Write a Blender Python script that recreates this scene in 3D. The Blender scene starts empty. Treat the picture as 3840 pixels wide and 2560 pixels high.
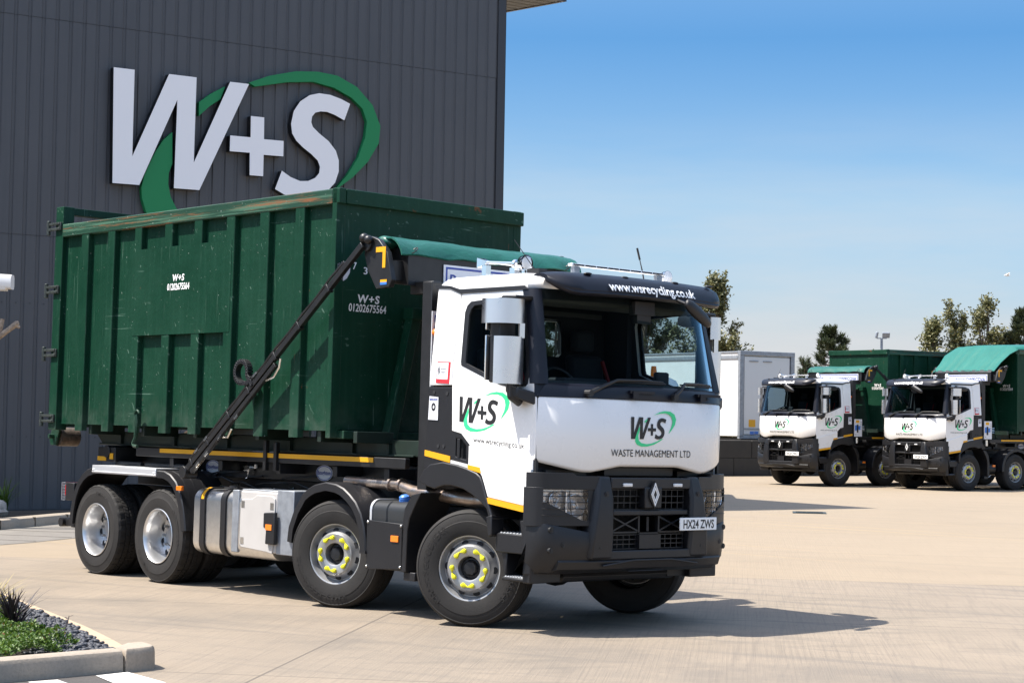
import bpy, bmesh, math, random
from mathutils import Vector, Matrix
from mathutils.geometry import tessellate_polygon
R = math.radians
rnd = random.Random(7)
sc = bpy.context.scene
COL = sc.collection

# ------------------------------------------------------------------ camera, sky, sun, exposure
cam_d = bpy.data.cameras.new('camera'); cam = bpy.data.objects.new('camera', cam_d); COL.objects.link(cam)
Fw = Vector((-.74176, .66947, .03999)); Rt = Vector((.67041, .7418, .01659)); Up = Vector((.01856, -.03911, .99906))
cam.matrix_world = Matrix(((Rt.x, Up.x, -Fw.x, 13.1236), (Rt.y, Up.y, -Fw.y, -12.4484), (Rt.z, Up.z, -Fw.z, 1.9219), (0, 0, 0, 1)))
cam_d.sensor_width = 36; cam_d.lens = 66.02; cam_d.clip_start = .1; cam_d.clip_end = 5000
sc.camera = cam
SUN_AZ = math.atan2(-.455, -.32); SUN_EL = R(61)
sd = Vector((math.cos(SUN_AZ) * math.cos(SUN_EL), math.sin(SUN_AZ) * math.cos(SUN_EL), math.sin(SUN_EL)))
sun_d = bpy.data.lights.new('sun', 'SUN'); sun_d.energy = 3.9; sun_d.angle = R(.5); sun_d.color = (1, .95, .87)
sun = bpy.data.objects.new('sun', sun_d); COL.objects.link(sun); sun.rotation_euler = sd.to_track_quat('Z', 'Y').to_euler()
w = bpy.data.worlds.new('World'); sc.world = w; w.use_nodes = True
nt = w.node_tree; nt.nodes.clear()
def wn(t, **k):
    n = nt.nodes.new(t)
    for a, b in k.items(): setattr(n, a, b)
    return n
sky = wn('ShaderNodeTexSky', sky_type='NISHITA', sun_disc=False, sun_elevation=SUN_EL, sun_rotation=math.pi / 2 - SUN_AZ, altitude=10, air_density=1.0, dust_density=.6, ozone_density=3.0)
tc = wn('ShaderNodeTexCoord'); mp = wn('ShaderNodeMapping'); mp.inputs['Scale'].default_value = (1.5, 1.5, 10)
nz = wn('ShaderNodeTexNoise'); nz.inputs['Scale'].default_value = 2.2; nz.inputs['Detail'].default_value = 7; nz.inputs['Roughness'].default_value = .55
rp = wn('ShaderNodeValToRGB'); rp.color_ramp.elements[0].position = .44; rp.color_ramp.elements[1].position = .70
sep = wn('ShaderNodeSeparateXYZ'); mr = wn('ShaderNodeMapRange'); mr.inputs['From Min'].default_value = .02; mr.inputs['From Max'].default_value = .17; mr.inputs['To Min'].default_value = .95; mr.inputs['To Max'].default_value = 0
mul = wn('ShaderNodeMath', operation='MULTIPLY'); mix = wn('ShaderNodeMix', data_type='RGBA'); mix.inputs['B'].default_value = (2.0, 2.03, 2.1, 1)
hs = wn('ShaderNodeHueSaturation'); hs.inputs['Saturation'].default_value = 1.0
bg = wn('ShaderNodeBackground'); bg.inputs['Strength'].default_value = .15; wo = wn('ShaderNodeOutputWorld')
L = nt.links.new
L(tc.outputs['Generated'], mp.inputs['Vector']); L(mp.outputs[0], nz.inputs['Vector']); L(nz.outputs['Fac'], rp.inputs[0])
L(tc.outputs['Generated'], sep.inputs[0]); L(sep.outputs['Z'], mr.inputs['Value']); L(rp.outputs[0], mul.inputs[0]); L(mr.outputs[0], mul.inputs[1])
er = wn('ShaderNodeValToRGB'); er.color_ramp.elements[0].position = .04; er.color_ramp.elements[0].color = (.35, .34, .395, 1); er.color_ramp.elements[1].position = .75; er.color_ramp.elements[1].color = (1.85, 1.50, 1.18, 1)  # tint by elevation: low sky dimmed, upper sky brightened as added fill light
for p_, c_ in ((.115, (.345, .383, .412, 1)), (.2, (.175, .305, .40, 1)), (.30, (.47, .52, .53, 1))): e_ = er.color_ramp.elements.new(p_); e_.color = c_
em = wn('ShaderNodeMix', data_type='RGBA', blend_type='MULTIPLY'); em.inputs['Factor'].default_value = 1
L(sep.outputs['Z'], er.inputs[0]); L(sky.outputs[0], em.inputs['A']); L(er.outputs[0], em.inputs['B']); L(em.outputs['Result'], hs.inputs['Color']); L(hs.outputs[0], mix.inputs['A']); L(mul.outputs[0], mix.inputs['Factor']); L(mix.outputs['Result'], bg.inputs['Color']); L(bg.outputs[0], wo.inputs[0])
sc.view_settings.view_transform = 'Standard'; sc.view_settings.look = 'None'; sc.view_settings.gamma = 1; sc.view_settings.use_curve_mapping = False
sc.view_settings.exposure = 1.3
sc.cycles.max_bounces = 8; sc.cycles.caustics_reflective = False; sc.cycles.caustics_refractive = False; sc.cycles.transparent_max_bounces = 16

# ------------------------------------------------------------------ materials
def mat(name, col, rough=.5, metal=0, coat=0, var=0, vscale=3.0, bump=0, bscale=40, spec=.5, emit=None, col2=None, rvar=0):
    m = bpy.data.materials.new(name); m.use_nodes = True; t = m.node_tree; b = t.nodes['Principled BSDF']
    b.inputs['Base Color'].default_value = (*col, 1); b.inputs['Roughness'].default_value = rough; b.inputs['Metallic'].default_value = metal
    b.inputs['Coat Weight'].default_value = coat; b.inputs['Coat Roughness'].default_value = .04; b.inputs['Specular IOR Level'].default_value = spec
    if emit: b.inputs['Emission Color'].default_value = (*emit[0], 1); b.inputs['Emission Strength'].default_value = emit[1]
    if var or bump or rvar:
        g = t.nodes.new('ShaderNodeTexCoord'); n = t.nodes.new('ShaderNodeTexNoise'); n.inputs['Scale'].default_value = vscale; n.inputs['Detail'].default_value = 8; n.inputs['Roughness'].default_value = .65
        t.links.new(g.outputs['Object'], n.inputs['Vector'])
        if var:
            mx = t.nodes.new('ShaderNodeMix'); mx.data_type = 'RGBA'
            c2 = col2 or tuple(c * (1 - var) for c in col); c1 = col if col2 else tuple(min(1, c * (1 + var)) for c in col)
            mx.inputs['A'].default_value = (*c1, 1); mx.inputs['B'].default_value = (*c2, 1)
            r = t.nodes.new('ShaderNodeMapRange'); r.inputs['From Min'].default_value = .3; r.inputs['From Max'].default_value = .7
            t.links.new(n.outputs['Fac'], r.inputs['Value']); t.links.new(r.outputs[0], mx.inputs['Factor']); t.links.new(mx.outputs['Result'], b.inputs['Base Color'])
        if rvar:
            r = t.nodes.new('ShaderNodeMapRange'); r.inputs['From Min'].default_value = .3; r.inputs['From Max'].default_value = .7
            r.inputs['To Min'].default_value = max(.02, rough - rvar); r.inputs['To Max'].default_value = rough + rvar
            t.links.new(n.outputs['Fac'], r.inputs['Value']); t.links.new(r.outputs[0], b.inputs['Roughness'])
        if bump:
            n2 = t.nodes.new('ShaderNodeTexNoise'); n2.inputs['Scale'].default_value = bscale; n2.inputs['Detail'].default_value = 6
            t.links.new(g.outputs['Object'], n2.inputs['Vector'])
            bp = t.nodes.new('ShaderNodeBump'); bp.inputs['Strength'].default_value = bump; bp.inputs['Distance'].default_value = .01
            t.links.new(n2.outputs['Fac'], bp.inputs['Height']); t.links.new(bp.outputs[0], b.inputs['Normal'])
    return m
class T:                                            # small node-graph helper for the richer materials
    def __init__(s, name, rough=.5, metal=0):
        s.m = bpy.data.materials.new(name); s.m.use_nodes = True; s.t = s.m.node_tree; s.b = s.t.nodes['Principled BSDF']
        s.b.inputs['Roughness'].default_value = rough; s.b.inputs['Metallic'].default_value = metal
        s.co = s.t.nodes.new('ShaderNodeTexCoord').outputs['Object']
    def n(s, typ, **k):
        x = s.t.nodes.new(typ)
        for a, b in k.items(): setattr(x, a, b)
        return x
    def mp(s, scale=(1, 1, 1), rot=(0, 0, 0), loc=(0, 0, 0)):
        y = s.n('ShaderNodeMapping'); y.inputs['Rotation'].default_value = rot; s.t.links.new(s.co, y.inputs['Vector'])
        x = s.n('ShaderNodeMapping'); x.inputs['Scale'].default_value = scale; x.inputs['Location'].default_value = loc
        s.t.links.new(y.outputs[0], x.inputs['Vector']); return x.outputs[0]
    def noise(s, sc, det=6, rough=.6, vec=None, dist=0):
        x = s.n('ShaderNodeTexNoise'); x.inputs['Scale'].default_value = sc; x.inputs['Detail'].default_value = det; x.inputs['Roughness'].default_value = rough; x.inputs['Distortion'].default_value = dist
        s.t.links.new(vec or s.co, x.inputs['Vector']); return x.outputs['Fac']
    def rng(s, v, a, b, c=0, d=1):
        x = s.n('ShaderNodeMapRange'); s.t.links.new(v, x.inputs['Value'])
        for k, q in (('From Min', a), ('From Max', b), ('To Min', c), ('To Max', d)): x.inputs[k].default_value = q
        return x.outputs[0]
    def op(s, o, a, b=None):
        x = s.n('ShaderNodeMath', operation=o)
        for i, q in enumerate((a, b)):
            if q is None: continue
            if isinstance(q, (int, float)): x.inputs[i].default_value = q
            else: s.t.links.new(q, x.inputs[i])
        return x.outputs[0]
    def mix(s, f, a, b):
        x = s.n('ShaderNodeMix', data_type='RGBA')
        if isinstance(f, (int, float)): x.inputs['Factor'].default_value = f
        else: s.t.links.new(f, x.inputs['Factor'])
        for k, q in (('A', a), ('B', b)):
            if isinstance(q, tuple): x.inputs[k].default_value = (*q, 1)
            else: s.t.links.new(q, x.inputs[k])
        return x.outputs['Result']
    def bump(s, h, st=.3, dist=.01):
        x = s.n('ShaderNodeBump'); x.inputs['Strength'].default_value = st; x.inputs['Distance'].default_value = dist
        s.t.links.new(h, x.inputs['Height']); s.t.links.new(x.outputs[0], s.b.inputs['Normal'])
    def out(s, col=None, rough=None):
        if col is not None: s.t.links.new(col, s.b.inputs['Base Color'])
        if rough is not None: s.t.links.new(rough, s.b.inputs['Roughness'])
        return s.m
M = {}
M['white'] = mat('white paint', (.84, .83, .81), .28, coat=.5, rvar=.05)
M['roofwhite'] = mat('white roof paint', (.84, .83, .81), .3, coat=.4)
M['navy'] = mat('navy black paint', (.0045, .0052, .011), .42, spec=.35, coat=.06, rvar=.06)
M['plastic'] = mat('black plastic', (.0085, .0086, .0105), .46, bump=.12, bscale=300, var=.15)
M['steelblack'] = mat('black chassis paint', (.010, .010, .011), .42, var=.4, vscale=6)
M['dark'] = mat('dark interior', (.012, .013, .016), .8)
M['lining'] = mat('pale headlining', (.075, .072, .066), .9)
M['rubber'] = mat('tyre rubber', (.0125, .011, .010), .78, var=.35, vscale=5, bump=.15, bscale=120)
M['silver'] = mat('silver wheel paint', (.36, .36, .36), .34, metal=.5, var=.12, vscale=9)
M['alloy'] = mat('polished alloy', (.78, .78, .76), .22, metal=1, rvar=.08)
M['rim'] = mat('satin steel rim', (.66, .66, .66), .30, metal=.8, var=.06, vscale=7)
M['chrome'] = mat('chrome', (.85, .85, .86), .05, metal=1)
M['steel'] = mat('polished stainless steel', (.80, .80, .81), .30, metal=1, rvar=.05, vscale=8)
M['tank'] = mat('brushed aluminium', (.74, .73, .71), .33, metal=1, var=.1, vscale=14)
M['boxgrey'] = mat('silver grey plastic', (.46, .44, .42), .42, var=.05)
M['alu'] = mat('bare aluminium strip', (.82, .83, .85), .4, metal=.7)
M['yellow'] = mat('yellow reflective tape', (.74, .36, .008), .45)
M['whitetape'] = mat('white reflective tape', (.6, .6, .6), .4)
M['nut'] = mat('yellow nut pointer plastic', (.76, .72, .02), .45)
M['orange'] = mat('orange lens', (.85, .20, .01), .2, coat=.5)
M['red'] = mat('red lens', (.55, .02, .02), .2, coat=.5)
M['redbelt'] = mat('red belt webbing', (.32, .02, .02), .8)
M['blue'] = mat('blue cap plastic', (.05, .18, .55), .4)
M['black'] = mat('black lettering', (.012, .012, .013), .5)
M['whitetext'] = mat('white lettering', (.88, .88, .87), .5)
M['bluetext'] = mat('blue lettering', (.03, .06, .30), .5)
M['signwhite'] = mat('white sign board', (.68, .69, .73), .4)
M['swoosh'] = mat('green logo vinyl', (.04, .66, .26), .45)
M['redpaint'] = mat('red print', (.5, .02, .03), .5)
M['grey'] = mat('grey print', (.3, .3, .3), .5)
M['tubewhite'] = mat('strobe lens', (.75, .75, .75), .12, coat=.6)
M['lampinner'] = mat('headlight reflector', (.86, .86, .88), .22, metal=.7, bump=.3, bscale=30)
M['adblue'] = mat('black tank plastic', (.024, .026, .028), .42, bump=.08, bscale=200)
M['soffit'] = mat('slatted soffit', (.16, .15, .13), .6, var=.1)
M['exhaust'] = mat('heat stained steel', (.52, .47, .43), .34, metal=.9, var=.5, vscale=7, col2=(.30, .2, .14), rvar=.12)
def glass(name, tint, ior=1.5):
    m = bpy.data.materials.new(name); m.use_nodes = True; t = m.node_tree; t.nodes.clear()
    o = t.nodes.new('ShaderNodeOutputMaterial'); a = t.nodes.new('ShaderNodeBsdfTransparent'); a.inputs[0].default_value = (*tint, 1)
    g = t.nodes.new('ShaderNodeBsdfGlossy'); g.inputs['Roughness'].default_value = .01; f = t.nodes.new('ShaderNodeFresnel'); f.inputs[0].default_value = ior
    x = t.nodes.new('ShaderNodeMixShader'); t.links.new(f.outputs[0], x.inputs[0]); t.links.new(a.outputs[0], x.inputs[1]); t.links.new(g.outputs[0], x.inputs[2]); t.links.new(x.outputs[0], o.inputs[0])
    return m
M['glass'] = glass('tinted cab glass', (.58, .68, .71), 1.07)
M['clear'] = glass('clear lens', (.9, .9, .9))
def container_green():
    g = T('scratched green container paint', .44); g.b.inputs['Specular IOR Level'].default_value = .2
    big = g.noise(1.3, 5); base = g.mix(g.rng(big, .3, .7), (.0036, .031, .0160), (.0054, .040, .0215))
    st = g.noise(1, 6, .65, g.mp((17, 17, .5))); base = g.mix(g.rng(st, .50, .74, 0, .55), base, (.013, .055, .033))
    s1 = g.noise(1, 3, .55, g.mp((.8, 3, 60))); s2 = g.noise(1.3, 4); sm = g.op('MULTIPLY', g.rng(s1, .66, .70), g.rng(s2, .53, .62))
    s3 = g.noise(1, 3, .55, g.mp((60, 20, 1.0))); sm2 = g.op('MULTIPLY', g.rng(s3, .64, .68), g.rng(s2, .50, .40))
    s4 = g.noise(1, 2, .5, g.mp((22, 10, 9), (0, R(38), 0))); sm3 = g.op('MULTIPLY', g.rng(s4, .70, .725), g.rng(s2, .44, .56))
    base = g.mix(g.op('MULTIPLY', g.op('MAXIMUM', g.op('MAXIMUM', sm, sm2), sm3), .5), base, (.13, .21, .165))
    r1 = g.noise(2.6, 8, .74); r2 = g.noise(.8, 3); rm = g.op('MULTIPLY', g.rng(r1, .655, .69), g.rng(r2, .46, .54)); base = g.mix(g.op('MULTIPLY', rm, .85), base, (.20, .055, .02))
    r3 = g.noise(1, 6, .7, g.mp((9, 9, 1.6), loc=(5, 2, 3))); base = g.mix(g.op('MULTIPLY', g.rng(r3, .70, .74), .7), base, (.15, .06, .03))
    sp = g.noise(34, 2, .5); base = g.mix(g.rng(sp, .745, .77, 0, .7), base, (.28, .31, .28))
    sepn = g.n('ShaderNodeSeparateXYZ'); g.t.links.new(g.co, sepn.inputs[0]); dz = g.op('MULTIPLY', g.rng(sepn.outputs['Z'], .6, .1, 0, .6), g.rng(g.noise(5, 5), .35, .7)); base = g.mix(dz, base, (.075, .10, .08))
    g.bump(g.op('ADD', g.noise(1.6, 4), g.op('MULTIPLY', g.noise(14, 4), .08)), .4, .05)
    return g.out(base, g.rng(big, .3, .7, .36, .54))
M['green'] = container_green()
def rail_green():
    g = T('worn green rail paint', .45)
    big = g.noise(1.3, 5); base = g.mix(g.rng(big, .3, .7), (.006, .036, .019), (.010, .05, .028))
    s1 = g.noise(1, 5, .65, g.mp((.5, 2, 34))); sm = g.rng(s1, .53, .60); base = g.mix(g.op('MULTIPLY', sm, .6), base, (.09, .19, .125))
    r1 = g.noise(1, 7, .74, g.mp((.9, 3, 26), loc=(3, 1, 7))); base = g.mix(g.op('MULTIPLY', g.rng(r1, .545, .62), .8), base, (.22, .075, .025))
    sp = g.noise(30, 2, .5); base = g.mix(g.rng(sp, .70, .74, 0, .7), base, (.30, .33, .29))
    return g.out(base)
M['rail'] = rail_green()
M['bgreen'] = mat('dark green base rail paint', (.010, .022, .015), .5, var=.4)
M['hinge'] = mat('worn green hinge steel', (.05, .06, .055), .5, metal=.5, var=.5, vscale=20)
M['wornsteel'] = mat('worn roller steel', (.11, .085, .065), .6, metal=.4, var=.5, vscale=18, bump=.4, bscale=60)
def tarp():
    g = T('green tarpaulin', .38)
    base = g.mix(g.rng(g.noise(2.5, 5), .3, .7), (.004, .075, .052), (.007, .10, .072)); g.bump(g.noise(1, 5, .6, g.mp((5, 3.0, 5)), .8), .5, .035)
    return g.out(base)
M['tarp'] = tarp()
def tarp2():  # paler copy of the tarpaulin material, sunlight put into its base colour
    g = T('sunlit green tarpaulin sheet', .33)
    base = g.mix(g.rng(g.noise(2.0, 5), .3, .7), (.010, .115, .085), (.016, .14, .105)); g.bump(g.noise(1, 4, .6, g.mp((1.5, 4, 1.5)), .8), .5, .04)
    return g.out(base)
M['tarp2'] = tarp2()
def concrete():
    g = T('brushed concrete', .88)
    big = g.noise(.16, 4, .6); mid = g.noise(1.1, 7, .68); fine = g.noise(55, 4, .7)
    c = g.mix(g.rng(big, .35, .65), (.275, .222, .163), (.225, .184, .138)); c = g.mix(g.rng(mid, .38, .72, 0, .65), c, (.182, .15, .115))
    c = g.mix(g.rng(fine, .40, .78, 0, .5), c, (.14, .118, .096))
    br = g.noise(1, 5, .7, g.mp((.34, 46, 1), (0, 0, R(-131)))); br2 = g.noise(1, 3, .6, g.mp((.5, 14, 1), (0, 0, R(-127)))); bm = g.rng(g.noise(.5, 4), .35, .6, .35, 1)
    c = g.mix(g.op('MULTIPLY', g.rng(br, .48, .70, 0, .58), bm), c, (.12, .10, .08)); c = g.mix(g.rng(br2, .54, .72, 0, .45), c, (.15, .125, .10))
    st = g.noise(.8, 7, .72, g.mp((.5, 2.4, 1), (0, 0, R(-60)))); c = g.mix(g.rng(st, .53, .70, 0, .62), c, (.13, .112, .09))
    ty = g.noise(1, 5, .62, g.mp((.13, 2.6, 1), (0, 0, R(-20)))); c = g.mix(g.rng(ty, .53, .66, 0, .62), c, (.135, .117, .098)); ar = g.n('ShaderNodeTexWave', wave_type='RINGS', rings_direction='Z', wave_profile='SIN'); ar.inputs['Scale'].default_value = .028; ar.inputs['Distortion'].default_value = 1.2; ar.inputs['Detail'].default_value = 1; ar.inputs['Detail Scale'].default_value = .4; g.t.links.new(g.mp((1, 1, 1), (0, 0, 0), (6, -24, 0)), ar.inputs['Vector']); c = g.mix(g.op('MULTIPLY', g.rng(ar.outputs['Fac'], .90, .97, 0, .42), g.rng(g.noise(.7, 5, .7), .42, .6)), c, (.11, .098, .085))
    sp = g.noise(20, 2, .5); c = g.mix(g.rng(sp, .70, .74, 0, .8), c, (.08, .07, .06)); sp2 = g.noise(3.1, 5, .7, g.mp((1, 1, 1), loc=(9, 4, 0))); c = g.mix(g.rng(sp2, .69, .75, 0, .6), c, (.10, .085, .07))
    q = g.n('ShaderNodeTexBrick'); q.offset = .0; q.inputs['Scale'].default_value = 1; q.inputs['Mortar Size'].default_value = .012; q.inputs['Mortar Smooth'].default_value = .3
    q.inputs['Brick Width'].default_value = 14; q.inputs['Row Height'].default_value = 4.9; q.inputs['Color1'].default_value = (0, 0, 0, 1); q.inputs['Color2'].default_value = (1, 1, 1, 1); q.inputs['Mortar'].default_value = (.5, .5, .5, 1)
    g.t.links.new(g.mp((1, 1, 1), (0, 0, R(-39.5)), (1.6, -.38, 0)), q.inputs['Vector'])
    sx = g.n('ShaderNodeSeparateXYZ'); g.t.links.new(g.mp((1, 1, 1), (0, 0, R(-39.5))), sx.inputs[0]); far = g.rng(sx.outputs['Y'], 5.25, 5.30)   # slabs beyond this joint: warmer and paler
    c = g.mix(g.op('MULTIPLY', far, .62), c, (.27, .211, .142)); c = g.mix(g.op('MULTIPLY', q.outputs['Color'], .18), c, (.27, .215, .155))
    c = g.mix(g.rng(q.outputs['Fac'], 0, 1, 0, .75), c, (.085, .072, .06))
    yl = g.noise(1, 4, .6, g.mp((.05, 5, 1), (0, 0, R(-2)))); c = g.mix(g.op('MULTIPLY', g.rng(yl, .62, .7, 0, .5), far), c, (.36, .26, .12))
    h = g.op('ADD', g.op('MULTIPLY', br, .9), g.op('MULTIPLY', fine, .5)); h = g.op('SUBTRACT', h, q.outputs['Fac']); g.bump(h, .5, .012)
    return g.out(c)
M['concrete'] = concrete()
def kerbm(name, a, b):
    g = T(name, .85); c = g.mix(g.rng(g.noise(2.2, 7, .7), .3, .72), a, b); c = g.mix(g.rng(g.noise(40, 4, .7), .45, .8, 0, .5), c, tuple(x * .55 for x in b))
    g.bump(g.noise(50, 4), .3); return g.out(c)
M['kerb'] = kerbm('kerb concrete', (.34, .285, .225), (.27, .225, .175))
M['kerbpale'] = kerbm('pale flush kerb', (.43, .325, .215), (.37, .285, .2))
M['channel'] = kerbm('channel concrete', (.21, .19, .165), (.165, .15, .13))
M['blockwall'] = kerbm('dark concrete block', (.05, .046, .04), (.035, .032, .029))
M['asphalt'] = kerbm('asphalt', (.075, .066, .06), (.052, .047, .043))
M['paint'] = mat('white road paint', (.62, .60, .56), .7, var=.12, vscale=9)
def cladding():
    g = T('anthracite cladding', .42)
    c = g.mix(g.rng(g.noise(.5, 5), .3, .7), (.066, .068, .075), (.076, .078, .085)); c = g.mix(g.rng(g.noise(1, 5, .6, g.mp((9, 9, .4))), .45, .75, 0, .35), c, (.047, .049, .055))
    c = g.mix(g.rng(g.noise(17, 2, .5), .75, .78, 0, .6), c, (.03, .03, .032)); return g.out(c)
M['clad'] = cladding()
M['cladtrim'] = mat('dark corner flashing', (.035, .037, .043), .4)
M['signface'] = mat('white sign face', (.86, .86, .88), .35)
M['signside'] = mat('black sign return', (.006, .006, .007), .4)
M['signgreen'] = mat('green sign face', (.004, .20, .066), .6)
M['bark'] = mat('bark', (.16, .12, .09), .9, var=.5, vscale=20, bump=.6, bscale=50)
M['cutbark'] = mat('pale pruned bark', (.30, .23, .17), .9, var=.5, vscale=25, bump=.6, bscale=60)
M['pebble'] = mat('dark slate pebble', (.042, .044, .052), .6, var=.5, vscale=9)
M['soil'] = mat('dark soil', (.05, .04, .03), .95, var=.5, vscale=12, bump=.6, bscale=40)
def leaf(name, a, b, tr=.25):
    g = T(name, .5); oi = g.n('ShaderNodeNewGeometry'); c = g.mix(oi.outputs['Random Per Island'], a, b); m = g.out(c)
    t = g.t; tl = t.nodes.new('ShaderNodeBsdfTranslucent'); t.links.new(c, tl.inputs[0]); x = t.nodes.new('ShaderNodeMixShader'); x.inputs[0].default_value = tr
    o = [n for n in t.nodes if n.type == 'OUTPUT_MATERIAL'][0]; t.links.new(g.b.outputs[0], x.inputs[1]); t.links.new(tl.outputs[0], x.inputs[2]); t.links.new(x.outputs[0], o.inputs[0]); return m
M['poplar'] = leaf('poplar leaves', (.07, .085, .025), (.27, .25, .12))
M['pine'] = leaf('pine needles', (.028, .045, .018), (.075, .085, .032), .1)
M['cover'] = leaf('ground cover leaves', (.035, .085, .008), (.11, .18, .02))
M['coverred'] = leaf('reddish leaves', (.16, .05, .02), (.22, .12, .04))
M['flax'] = leaf('dark flax leaves', (.02, .016, .018), (.05, .035, .035), .05)
M['straw'] = leaf('yellow grass', (.32, .26, .10), (.45, .38, .16), .2)
M['trailerwhite'] = mat('white trailer curtain', (.78, .78, .77), .45, var=.05, vscale=2)
M['trailerdoor'] = mat('white trailer door', (.66, .66, .65), .4)
M['galv'] = mat('galvanised steel', (.30, .32, .35), .5, metal=.5, var=.2, vscale=9)
M['stone'] = mat('pale rock', (.35, .31, .27), .9, var=.4, vscale=8, bump=.8, bscale=14)
M['feather'] = mat('pale feathers', (.7, .7, .7), .8)

# ------------------------------------------------------------------ mesh helpers
class MB:
    def __init__(s): s.v = []; s.f = []; s.mi = []; s.cur = 0
    def add(s, vs, fs):
        o = len(s.v); s.v += [tuple(x) for x in vs]; s.f += [tuple(i + o for i in f) for f in fs]; s.mi += [s.cur] * len(fs); return s
    def box(s, x0, x1, y0, y1, z0, z1):
        return s.add([(x0, y0, z0), (x1, y0, z0), (x1, y1, z0), (x0, y1, z0), (x0, y0, z1), (x1, y0, z1), (x1, y1, z1), (x0, y1, z1)],
                     [(0, 3, 2, 1), (4, 5, 6, 7), (0, 1, 5, 4), (1, 2, 6, 5), (2, 3, 7, 6), (3, 0, 4, 7)])
    def obox(s, c, ax, ay, az, hx, hy, hz):
        c, ax, ay, az = map(Vector, (c, ax, ay, az)); vs = []
        for dz in (-1, 1):
            for dx, dy in ((-1, -1), (1, -1), (1, 1), (-1, 1)): vs.append(c + ax * hx * dx + ay * hy * dy + az * hz * dz)
        return s.add(vs, [(0, 3, 2, 1), (4, 5, 6, 7), (0, 1, 5, 4), (1, 2, 6, 5), (2, 3, 7, 6), (3, 0, 4, 7)])
    def plate(s, outer, fa, fb, holes=()):              # 2D outline (and holes) between two mappings of (u,v) to space
        loops = [list(outer)] + [list(h) for h in holes]; flat = [p for l in loops for p in l]
        tris = tessellate_polygon([[Vector((p[0], p[1], 0)) for p in l] for l in loops]) if holes else [tuple(range(len(outer)))]
        n = len(flat); va = [fa(*p) for p in flat]; vb = [fb(*p) for p in flat]
        fs = [tuple(t) for t in tris] + [tuple(i + n for i in reversed(t)) for t in tris]; o = 0
        for l in loops:
            k = len(l)
            for i in range(k): a, b = o + i, o + (i + 1) % k; fs.append((a, b, b + n, a + n))
            o += k
        return s.add(va + vb, fs)
    def tube(s, path, r, n=8, cap=True):
        path = [Vector(p) for p in path]; m = len(path); rs = r if isinstance(r, (list, tuple)) else [r] * m; vs = []; up = None
        for i, p in enumerate(path):
            t = (path[min(i + 1, m - 1)] - path[max(i - 1, 0)]).normalized()
            if up is None: up = t.orthogonal().normalized()
            up = (up - t * up.dot(t)); up = up.normalized() if up.length > 1e-6 else t.orthogonal().normalized(); sd_ = t.cross(up)
            for k in range(n): a = 2 * math.pi * k / n; vs.append(p + (up * math.cos(a) + sd_ * math.sin(a)) * rs[i])
        fs = [(i * n + k, i * n + (k + 1) % n, (i + 1) * n + (k + 1) % n, (i + 1) * n + k) for i in range(m - 1) for k in range(n)]
        if cap: fs += [tuple(reversed(range(n))), tuple((m - 1) * n + k for k in range(n))]
        return s.add(vs, fs)
    def lathe(s, prof, c=(0, 0, 0), ax=(0, 1, 0), n=48, closed=False, rf=None):   # prof of (radius, along)
        ax = Vector(ax).normalized(); u = ax.orthogonal().normalized() if abs(ax.y) < .9 else Vector((1, 0, 0)); v = ax.cross(u); c = Vector(c); vs = []
        for r, a in prof:
            for k in range(n):
                t = 2 * math.pi * k / n; rr = rf(r, a, k) if rf else r; vs.append(c + ax * a + (u * math.cos(t) + v * math.sin(t)) * rr)
        m = len(prof); e = m if closed else m - 1
        return s.add(vs, [(i * n + k, i * n + (k + 1) % n, ((i + 1) % m) * n + (k + 1) % n, ((i + 1) % m) * n + k) for i in range(e) for k in range(n)])
    def grid(s, f, us, vs_):
        P_ = [f(u, v) for u in us for v in vs_]; k = len(vs_)
        return s.add(P_, [(i * k + j, i * k + j + 1, (i + 1) * k + j + 1, (i + 1) * k + j) for i in range(len(us) - 1) for j in range(k - 1)])
    def loft(s, rings, closed=True, cap=True):
        n = len(rings[0]); vs = [p for r in rings for p in r]; e = n if closed else n - 1
        fs = [(i * n + k, i * n + (k + 1) % n, (i + 1) * n + (k + 1) % n, (i + 1) * n + k) for i in range(len(rings) - 1) for k in range(e)]
        if cap: fs += [tuple(reversed(range(n))), tuple((len(rings) - 1) * n + k for k in range(n))]
        return s.add(vs, fs)
    def ball(s, c, rx, ry=None, rz=None, n=12, m=8):
        ry = ry or rx; rz = rz or rx; vs = [(c[0], c[1], c[2] + rz)]
        for i in range(1, m):
            t = math.pi * i / m
            for k in range(n): a = 2 * math.pi * k / n; vs.append((c[0] + rx * math.sin(t) * math.cos(a), c[1] + ry * math.sin(t) * math.sin(a), c[2] + rz * math.cos(t)))
        vs.append((c[0], c[1], c[2] - rz)); fs = [(0, 1 + k, 1 + (k + 1) % n) for k in range(n)]
        fs += [(1 + i * n + k, 1 + (i + 1) * n + k, 1 + (i + 1) * n + (k + 1) % n, 1 + i * n + (k + 1) % n) for i in range(m - 2) for k in range(n)]
        fs += [(len(vs) - 1, 1 + (m - 2) * n + (k + 1) % n, 1 + (m - 2) * n + k) for k in range(n)]
        return s.add(vs, fs)
ORG = Vector((0, 0, 0))
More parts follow.
